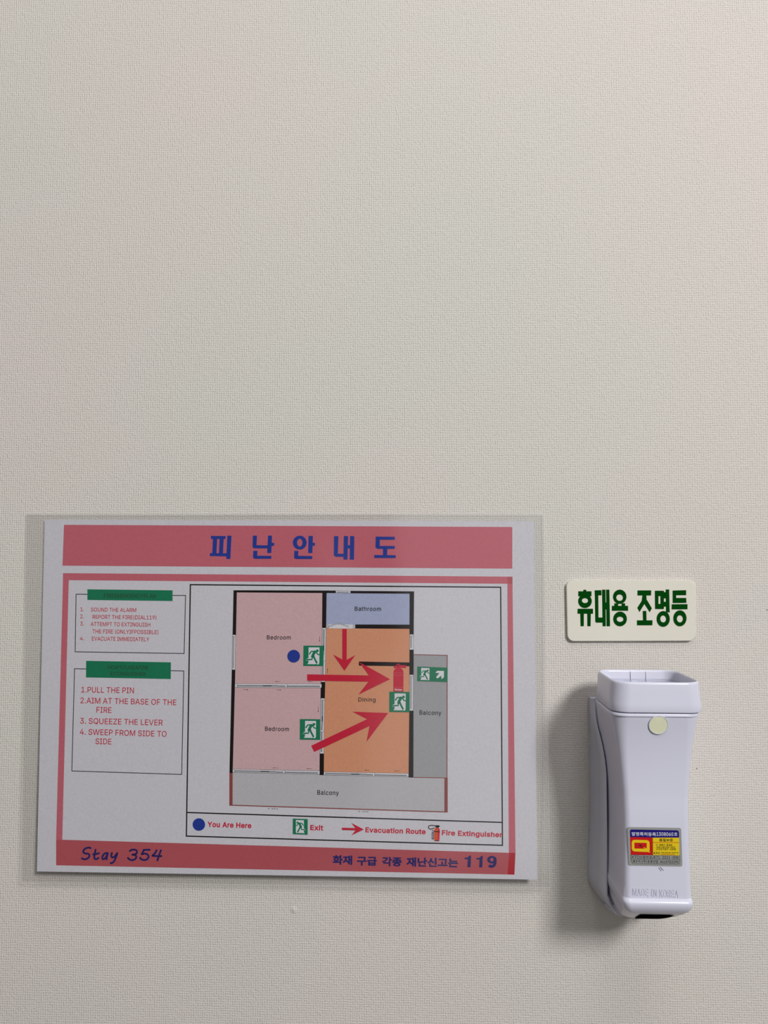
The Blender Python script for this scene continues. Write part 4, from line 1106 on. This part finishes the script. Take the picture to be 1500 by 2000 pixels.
FLAT = TH + 0.00012
s = Flat(FLAT)
K = crop(1080, 1110, 4.6875)
for pts in (
    # hyu
    K((279, 196), (305, 196), (306, 214), (278, 214)), K((232, 210), (353, 210), (353, 256), (232, 256)), K((226, 370), (367, 370), (367, 416), (225, 415)),
    K((250, 412), (283, 412), (283, 530), (253, 530)), K((314, 412), (347, 412), (345, 530), (315, 530)),
    # dae
    K((382, 201), (444, 200), (446, 247), (383, 248)), K((384, 240), (415, 240), (417, 455), (388, 494)), K((388, 450), (457, 450), (457, 497), (394, 497)),
    K((450, 195), (481, 195), (484, 530), (455, 530)), K((487, 195), (517, 195), (523, 530), (491, 530)), K((480, 312), (490, 312), (490, 376), (480, 376)),
    # yong
    K((562, 320), (597, 320), (597, 346), (562, 346)), K((629, 320), (661, 320), (661, 346), (629, 346)), K((540, 343), (688, 343), (688, 388), (540, 388)),
    # jo
    K((775, 202), (900, 202), (898, 248), (774, 248)), K((820, 246), (855, 246), (858, 285), (838, 330), (812, 305)), K((812, 300), (840, 322), (793, 399), (773, 361)),
    K((860, 288), (906, 366), (886, 401), (836, 322)), K((823, 390), (855, 390), (857, 478), (825, 478)), K((770, 476), (912, 476), (910, 521), (770, 521)),
    # myeong
    K((934, 205), (966, 205), (966, 372), (936, 372)), K((985, 205), (1016, 205), (1016, 372), (985, 372)), K((960, 205), (990, 205), (990, 254), (960, 254)),
    K((960, 326), (990, 326), (990, 372), (960, 372)), K((1012, 218), (1038, 218), (1038, 274), (1012, 274)), K((1012, 306), (1038, 306), (1038, 350), (1012, 350)),
    K((1033, 194), (1064, 193), (1069, 403), (1036, 403)),
    # deung
    K((1097, 203), (1219, 200), (1220, 245), (1097, 246)), K((1097, 240), (1128, 240), (1128, 300), (1098, 318)), K((1097, 271), (1220, 271), (1222, 316), (1098, 317)),
    K((1088, 329), (1232, 328), (1232, 374), (1088, 375)),
):
    s.poly(pts)
for cx, cy, rx, ry, ix, iy, dx, dy in ((294, 300, 62, 63, 29, 23, 0, -5), (612, 260, 61, 65, 31, 30, -1, 8), (615, 463, 62, 67, 31, 24, 0, 3),
                                       (1010, 463, 60, 72, 27, 32, 0, 0), (1163, 457, 60, 73, 28, 33, 0, 5)):
    c = K((cx, cy))[0]
    s.ring(c[0], c[1], rx / 4.6875, ry / 4.6875, ix / 4.6875, iy / 4.6875, dx / 4.6875, dy / 4.6875)
s.build('lettering', M_SIGN_INK, sign, label='bold dark green Korean lettering')
FLAT = None

# ------------------------------------------------------------------ flashlight and its wall holder
XC = 0.2018                                    # centre line


def rr(xc, hw, h0, h1, r, z, n=8):
    """rounded rectangle ring: from the left rear corner round the front"""
    pts = []
    for (cx, ch, a0) in ((xc + hw - r, h1 - r, 0), (xc - hw + r, h1 - r, 90), (xc - hw + r, h0 + r, 180), (xc + hw - r, h0 + r, 270)):
        for i in range(n + 1):
            a = math.radians(a0 + 90 * i / n)
            pts.append(Vector((cx + r * math.cos(a), -(ch + r * math.sin(a)), z)))
    return pts


def loft(mb, rings, cap_first=False, cap_last=False, mi=0):
    n = len(rings[0])
    vs = [p for r in rings for p in r]
    fs = []
    for j in range(len(rings) - 1):
        for i in range(n):
            a, b_ = j * n + i, j * n + (i + 1) % n
            fs.append((a, a + n, b_ + n, b_))
    if cap_first:
        fs.append(tuple(range(n)))
    if cap_last:
        k = (len(rings) - 1) * n
        fs.append(tuple(range(k + n - 1, k - 1, -1)))
    mb.add(vs, fs, mi)


def Zf(py, h):
    return U(1285, py, h).z


ss = lambda t: t * t * (3 - 2 * t)
HL, HW_, HB = 0.0570, 0.0533, 0.0535           # front face depth at the lip, waist, bottom
z_lip, z_w = Zf(1393.5, HL), Zf(1560, HW_)
z_f0 = Zf(1755, HB)
light = thing('portable_flashlight', (XC, 0.0, z_f0 - 0.02), 'white plastic emergency flashlight sitting upright in its wall holder', 'flashlight')

HWS = [(Zf(py, HL + (HW_ - HL) * min((py - 1393) / 120.0, 1.0)), w_) for py, w_ in
       ((1393, 0.0231), (1420, 0.0218), (1450, 0.0203), (1480, 0.0191), (1515, 0.0180), (1560, 0.0171), (1600, 0.0169), (1650, 0.0169), (1720, 0.0173), (1757, 0.0175))]


def body_hw(z):
    """half width of the body at height z"""
    if z >= HWS[0][0]:
        return HWS[0][1]
    for i in range(len(HWS) - 1):
        (za, wa), (zb, wb) = HWS[i], HWS[i + 1]
        if z >= zb:
            t_ = (za - z) / (za - zb)
            p0, p3 = HWS[max(i - 1, 0)][1], HWS[min(i + 2, len(HWS) - 1)][1]
            return 0.5 * (2 * wa + (wb - p0) * t_ + (2 * p0 - 5 * wa + 4 * wb - p3) * t_ ** 2 + (3 * wa - p0 - 3 * wb + p3) * t_ ** 3)
    return HWS[-1][1]


body = MB()
rings = []
for k, (dz, ins) in enumerate(((0.0, 0.0018), (0.0, 0.0007), (-0.0003, 0.0002), (-0.0008, 0.0), (-0.0016, 0.0), (-0.0019, 0.0003), (-0.0020, 0.0006))):
    rings.append(rr(XC, 0.0233 - ins, 0.014 + ins, HL + 0.0003 - ins, 0.0085, z_lip + dz))
z_t = z_lip - 0.0022
for k in range(0, 23):
    t_ = k / 22
    z = z_t + (z_w - z_t) * t_
    e_ = 1 - (1 - t_) ** 2.4
    rings.append(rr(XC, body_hw(z), 0.0138 - 0.0068 * e_, HL - 0.0003 + (HW_ - HL) * e_, 0.0085 - 0.0050 * e_, z))
for k in range(1, 9):
    t_ = k / 8
    z = z_w + (z_f0 - z_w) * t_
    rings.append(rr(XC, body_hw(z), 0.007, HW_ + (HB - HW_) * ss(t_), 0.0035, z))
R = 0.0072
AE = math.radians(57)
HB += 0.0016
for k in range(1, 6):
    t_ = k / 5
    e_ = math.sin(t_ * math.pi / 2)
    rings.append(rr(XC, 0.0175 + 0.0005 * e_, 0.007, HB - 0.0016 + 0.0016 * e_, 0.0036, z_f0 - 0.0022 * t_))
z_g = z_f0
z_f0 -= 0.0022
for k in range(1, 9):
    a = AE * k / 8
    rings.append(rr(XC, 0.0180 - R * 0.34 * (1 - math.cos(a)), 0.007, HB - R + R * math.cos(a), 0.0036 + 0.0014 * k / 8, z_f0 - R * math.sin(a)))
h_e, z_e, hw_e = HB - R + R * math.cos(AE), z_f0 - R * math.sin(AE), 0.0180 - R * 0.34 * (1 - math.cos(AE))


def under(s_):
    """underside of the body: depth, height and half width where it has run back by the fraction s_"""
    h = h_e + (0.022 - h_e) * s_
    return h, z_e - (h_e - h) * math.cos(AE) / math.sin(AE) * (1 - 0.16 * s_), hw_e * math.sqrt(max(1 - 0.95 * s_ ** 1.8, 0.02))


for k in range(1, 15):
    h, z, hw = under(k / 14)
    rings.append(rr(XC, hw, 0.007, h, min(0.0050, hw * 0.8), z))
loft(body, rings, True, True)
bo = body.build('body', M_ABS, light, smooth=40)

# black recess in the underside
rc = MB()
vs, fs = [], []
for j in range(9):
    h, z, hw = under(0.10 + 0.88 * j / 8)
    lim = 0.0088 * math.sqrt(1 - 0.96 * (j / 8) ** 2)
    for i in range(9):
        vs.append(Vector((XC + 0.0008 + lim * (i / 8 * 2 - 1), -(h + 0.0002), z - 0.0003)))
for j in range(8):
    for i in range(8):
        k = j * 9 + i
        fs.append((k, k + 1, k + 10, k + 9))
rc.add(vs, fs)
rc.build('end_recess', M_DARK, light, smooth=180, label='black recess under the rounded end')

# lamp head
z_h0, z_h1 = Zf(1391.6, 0.0575), Zf(1333, 0.0570)
hd = MB()
CW = 0.0241
XB, XC = XC, XC + 0.0008                       # the head sits a touch to the right of the body
rings = [rr(XC, CW - 0.0040, 0.016, 0.055, 0.0080, z_h0 + 0.0006), rr(XC, CW - 0.0003, 0.0140, 0.0577, 0.0088, z_h0 - 0.0001), rr(XC, CW, 0.0138, 0.0579, 0.0090, z_h0 + 0.0007)]
for k in range(1, 5):
    t_ = k / 4
    rings.append(rr(XC, CW - 0.0012 * t_, 0.0138 + 0.0008 * t_, 0.0579 - 0.0008 * t_, 0.0090, z_h0 + 0.0007 + (z_h1 - 0.0014 - z_h0 - 0.0007) * t_))
for k in range(1, 7):
    a = math.pi * k / 6
    ins = 0.0008 * (1 - math.cos(a))
    rings.append(rr(XC, CW - 0.0012 - ins, 0.0146 + ins, 0.0571 - ins, 0.0090 - ins, z_h1 - 0.0014 + 0.0014 * math.sin(a)))
rings.append(rr(XC, CW - 0.0036, 0.0168, 0.0548, 0.0070, z_h1 - 0.0085))
rings.append(rr(XC, CW - 0.0056, 0.0190, 0.0526, 0.0060, z_h1 - 0.0085))
loft(hd, rings)
head = hd.build('lamp_head', M_ABS, light, smooth=40)
rf = MB()
yc = 0.0358
rings = []
for r_, dz in ((0.0169, -0.0083), (0.0150, -0.0088), (0.0110, -0.0110), (0.0060, -0.0130), (0.0030, -0.0136), (0.0012, -0.0138)):
    rings.append([Vector((XC + r_ * math.cos(a), -(yc + r_ * math.sin(a)), z_h1 + dz)) for a in (2 * math.pi * i / 36 for i in range(36))])
loft(rf, rings, False, True)
rf.build('reflector', M_CHROME, head, smooth=50)
ln = MB()
loft(ln, [rr(XC, hw + 0.0011, 0.0358 - hw, 0.0358 + hw, 0.0072, z_h1 + dz) for hw, dz in ((0.0188, -0.0060), (0.0188, -0.0050), (0.0184, -0.0047))], True, True)
ln.build('lens', M_LENS, head, smooth=40)
sm_ = MB()
p = U(1231, 1309, 0.0165)
for px in (1232.0, 1262.0):
    x = U(px, 1312, 0.0165).x
    q0 = [Vector((x - 0.0002, -0.0162, z_h1 - 0.0008)), Vector((x + 0.0002, -0.0162, z_h1 - 0.0008)), Vector((x + 0.0002, -0.0170, z_h1 - 0.0080)), Vector((x - 0.0002, -0.0170, z_h1 - 0.0080))]
    q1 = [v + Vector((0, -0.0005, 0)) for v in q0]
    sm_.add(q0 + q1, [(4, 5, 6, 7), (0, 1, 5, 4), (1, 2, 6, 5), (2, 3, 7, 6), (3, 0, 4, 7)])
sm_.build('inner_rib', M_ABS_HOLDER, head)

XC = XB

# round glow dot with a fine moulded ring
def front_h(z):
    if z > z_w:
        t_ = min(max((z_t - z) / (z_t - z_w), 0), 1)
        return HL - 0.0003 + (HW_ - HL) * (1 - (1 - t_) ** 2.4)
    return HW_ + 0.0002 * ss(min(max((z_w - z) / (z_w - z_g), 0), 1))


def on_front(px, py, d=0.0001, edge=False):
    h = HW_
    for _ in range(8):
        q_ = U(px, py, h)
        e_ = abs(q_.x - XC) - (0.0174 - 0.0035)          # round the edges of the front face
        h = front_h(q_.z) - (0.0035 - math.sqrt(max(0.0035 ** 2 - e_ * e_, 0)) if edge and e_ > 0 else 0.0)
    return U(px, py, h + d)


cz = on_front(1285.6, 1415.6)
for nm, prof, m in (('dot_ring', ((0.00505, 0.0), (0.00495, 0.00022), (0.0047, 0.00022), (0.00462, 0.0)), M_ABS_HOLDER), ('glow_dot', ((0.0047, -0.0006), (0.0046, 0.00006), (0.0020, 0.00008)), M_GLOW)):
    b = MB()
    rings = [[Vector((cz.x + r_ * math.cos(a), -front_h(cz.z + r_ * math.sin(a)) - d_ - 0.0005, cz.z + r_ * math.sin(a))) for a in (2 * math.pi * i / 40 for i in range(40))] for r_, d_ in prof]
    loft(b, rings, False, nm == 'glow_dot')
    b.build(nm, m, light, smooth=60)

# sticker
ST = crop(1210, 1600, 10.714)


class Stick(Print):
    def lay(self):
        self.k += 1
        return self.layer + self.k * 0.000002


_P2 = P


def P(px, py, layer=0.0):
    if FRONT:
        return on_front(px, py, 0.00012 + layer)
    return _P2(px, py, layer)


FRONT = True


def rq(pts, r, n=5):
    """rounded corners on a pixel quad"""
    out = []
    for i in range(4):
        p, a, b_ = (Vector((*pts[j % 4], 0)) for j in (i, i - 1, i + 1))
        da, db = (a - p).normalized() * r, (b_ - p).normalized() * r
        c_ = p + da + db
        for j in range(n + 1):
            t_ = j / n * math.pi / 2
            v = c_ - db * math.cos(t_) - da * math.sin(t_)
            out.append((v.x, v.y))
    return out


stk = Stick(0)
stk.poly(rq(ST((165, 163), (1290, 183), (1316, 990), (195, 970)), 3.6))
sticker = stk.build('sticker', M_SILVER, light, label='silver sticker with blue, red and yellow fields')
fl = Stick(0.00006)
ro = rq(ST((216, 214), (1243, 234), (1262, 940), (238, 930)), 4.5)
fl.poly(ST((236, 745), (1256, 762), (1262, 900), (1240, 938), (290, 930), (240, 880)), 3)
fl.poly(rq(ST((216, 214), (1243, 234), (1248, 420), (224, 420)), 4.0), 0)
fl.poly(ST((220, 374), (688, 385), (696, 750), (236, 742)), 1)
fl.poly(ST((686, 386), (1247, 386), (1254, 760), (694, 752)), 2)
fl.poly(ST((688, 484), (1248, 484), (1248, 494), (688, 494)), 1)
fl.build('colour_fields', [M_ST_NAVY, M_ST_RED, M_ST_YEL, M_SILVER], sticker)
lo = Stick(0.00012)
lo.poly(rq(ST((254, 430), (628, 440), (632, 690), (258, 672)), 5.5))
lo.poly(rq(ST((310, 490), (570, 496), (568, 620), (312, 614)), 1.0), 2)
lo.poly(ST((495, 590), (545, 600), (645, 690), (612, 698), (560, 640)))
lo.poly(ST((405, 535), (430, 530), (455, 545), (470, 585), (450, 590), (430, 555), (415, 570)), 1)
lo.build('quality_mark', [M_ST_YEL, M_ST_BLACK, M_ST_RED], sticker, label='yellow squared letter Q on red')
tx_ = Stick(0.00012)
T1 = lambda s_, a, b_, cap, mi, bold=0.008, capu=0.509: tx_.text(s_, *ST(a)[0], *ST(b_)[0], cap, mi, bold, 0, capu)
T1('발명특허등록', (256, 338), (762, 350), 6.6, 0, 0.004, 0.29)
T1('1308060', (775, 345), (1125, 350), 6.6, 0, 0.010)
T1('호', (1138, 345), (1212, 348), 6.6, 0, 0.004, 0.29)
T1('품질보증', (832, 462), (1118, 462), 5.2, 1, 0.006, 0.29)
T1('이 제품의 품질을', (765, 556), (1105, 556), 3.4, 1, 0.003, 0.29)
T1('국제시험인증기관인', (765, 604), (1165, 604), 3.4, 1, 0.003, 0.29)
T1('우리연구원이 보증함', (765, 646), (1180, 646), 3.4, 1, 0.003, 0.29)
T1('KTC', (715, 726), (850, 726), 3.4, 1, 0.022)
T1('한국기계전기전자시험연구원' if all(g in GLYPHS for g in '한국기계전기전자시험연구원') else '국제시험인증기관연구원', (865, 712), (1235, 716), 2.2, 1, 0.004, 0.29)
T1('KTC', (262, 818), (410, 822), 5.4, 1, 0.006)
T1('인증번호', (416, 822), (686, 826), 5.4, 1, 0.002, 0.29)
T1('/K71-2021-008', (694, 826), (1232, 832), 5.2, 1, 0.006)
T1('제조자', (270, 905), (440, 908), 5.4, 1, 0.002, 0.29)
T1('/(', (450, 908), (488, 910), 5.4, 1, 0.004)
T1('주', (492, 906), (552, 908), 5.4, 1, 0.002, 0.29)
T1(')', (556, 912), (570, 912), 5.4, 1, 0.004)
T1('송광산업', (582, 910), (806, 914), 5.4, 1, 0.002, 0.29)
T1('041/575/2395', (848, 916), (1230, 920), 4.8, 1, 0.006)
for a, b_ in (((240, 826 + 6), (1258, 848)), ((238, 745), (1256, 760)), ((1262, 762), (1264, 905)), ((238, 745), (244, 885)), ((244, 880), (292, 932)), ((292, 932), (1238, 940)), ((1238, 940), (1264, 900)), ((694, 386), (697, 752))):
    tx_.line(*ST(a, b_), 0.5, 1)
tx_.line(*ST((870, 734), (1165, 738)), 0.7, 2)
tx_.build('lettering', [M_ST_WHITE, M_ST_BLACK, M_ST_RED], sticker, label='fine Korean lettering and numbers')
sc = Stick(0.00002)
for a, b_, w_ in (((815, 1010), (872, 1085), 0.7), ((850, 1000), (905, 1062), 0.9), ((880, 1030), (925, 1080), 0.5)):
    sc.line(*ST(a, b_), w_)
sc.build('scuff_mark', M_SCUFF, light, label='dark scuff below the sticker')

# maker's lettering pressed into the front near the bottom
b = MB()
vs, pieces, tx0, tx1 = text_mesh('MADE IN KOREA', 0.004, 12)
A0, A1 = (1234.5, 1749.6), (1324.2, 1753.8)
for fs in pieces:
    ids = sorted({i for f_ in fs for i in f_})
    re_ = {i: k for k, i in enumerate(ids)}
    front, back = [], []
    for i in ids:
        t_ = (vs[i][0] - tx0) / (tx1 - tx0)
        px, py = A0[0] + (A1[0] - A0[0]) * t_, A0[1] + (A1[1] - A0[1]) * t_ - vs[i][1] / 0.509 * 14.2
        h = -on_front(px, py, 0, True).y
        front.append(U(px, py, h + 0.0004))
        back.append(U(px, py, h - 0.00028))
    tri = [tuple(re_[i] for i in f_) for f_ in fs]
    ec = {(f_[i], f_[(i + 1) % len(f_)]) for f_ in tri for i in range(len(f_))}
    nv_ = len(ids)
    b.add(front + back, tri + [tuple(i + nv_ for i in reversed(f_)) for f_ in tri] + [(j, i, i + nv_, j + nv_) for i, j in ec if (j, i) not in ec])
cutter = b.build('cutter', M_ABS, light)
bmc = bmesh.new()
bmc.from_mesh(cutter.data)
bmesh.ops.recalc_face_normals(bmc, faces=bmc.faces)
bmc.to_mesh(cutter.data)
bmc.free()
md = bo.modifiers.new('cut', 'BOOLEAN')
md.object, md.operation, md.solver = cutter, 'DIFFERENCE', 'EXACT'
bpy.context.view_layer.update()
cut = bpy.data.meshes.new_from_object(bo.evaluated_get(bpy.context.evaluated_depsgraph_get()))
bo.modifiers.clear()
if len(cut.vertices) > len(bo.data.vertices):
    bo.data = cut
    bo.data.name = 'body'
    for p in cut.polygons:
        p.use_smooth = True
    cut.set_sharp_from_angle(angle=math.radians(40))
bpy.data.objects.remove(cutter)
FRONT = False

# holder: a channel that wraps the rear of the flashlight and closes under it
z_top, z_s, z_b = U(1150, 1360, 0).z, U(1147, 1715, 0).z, U(1200, 1783, 0).z


def uring(z, ow, oh, wall_t, iw, fw):
    """U section: outer half width ow at the wall, fw at the open front, oh deep, cavity half width iw"""
    rg = max(ow - 0.0027, fw + 0.0002)
    half = [(ow, 0.0004), (ow - 0.0001, 0.0018), (rg + 0.0004, 0.0068), (rg, 0.0076), (rg - 0.0004, 0.0084), ((rg + fw) / 2 - 0.0001, oh * 0.6), (fw, oh - 0.001),
            (fw - 0.0004, oh - 0.0002), (iw + 0.0004, oh), (iw, oh - 0.0006), (iw, 0.006), (iw - 0.002, wall_t)]
    return [Vector((XC + x_, -h_, z)) for x_, h_ in half] + [Vector((XC - x_, -h_, z)) for x_, h_ in reversed(half)]


ho = MB()
rings = []
for k in range(31):
    t_ = k / 30
    z = z_top + (z_s - z_top) * t_
    d = 0.0085 + 0.0140 * ss(min(t_ / 0.32, 1.0)) ** 0.8
    iw = max(0.0177, body_hw(z) + 0.0004) if z < z_lip - 0.001 else 0.0205
    iw = min(iw, 0.0208)
    low = 0.0017 * ss(max(0.0, (t_ - 0.55) / 0.45))
    rings.append(uring(z, max(0.0222 + low, iw + 0.0016), d, 0.004, iw, max(0.0186 + 0.5 * low, iw + 0.0009)))
prof = [(0.0, 0.0239), (0.22, 0.0221), (0.44, 0.0193), (0.62, 0.0165), (0.80, 0.0133), (0.92, 0.0105), (1.0, 0.0080)]


def foot_w(t_):
    for (a, u), (b_, v) in zip(prof, prof[1:]):
        if t_ <= b_:
            return u + (v - u) * (t_ - a) / (b_ - a)
    return prof[-1][1]


n_f = 10
for k in range(1, n_f + 1):
    t_ = 0.62 * k / n_f
    cut = 0.0239 - foot_w(t_)
    rings.append(uring(z_s + (z_b - z_s) * t_, 0.0239 - cut, 0.0225 - 0.004 * (t_ / 0.62) ** 2, 0.004, 0.0177 - cut * 0.85, 0.01945 - cut * 0.9))
loft(ho, rings, True, False)
# closed foot under the flashlight's rounded end
foot = []
for k in range(0, 9):
    t_ = 0.62 + 0.38 * k / 8
    foot.append(rr(XC, foot_w(t_), 0.0004, 0.0060 - 0.0020 * (k / 8) ** 2, 0.0016, z_s + (z_b - z_s) * t_))
loft(ho, foot, True, True)
holder = ho.build('flashlight_holder', M_ABS_HOLDER, smooth=35, origin=(XC, 0, z_b))
holder['label'] = 'white plastic wall bracket cupping the back of the flashlight'
holder['category'] = 'holder'
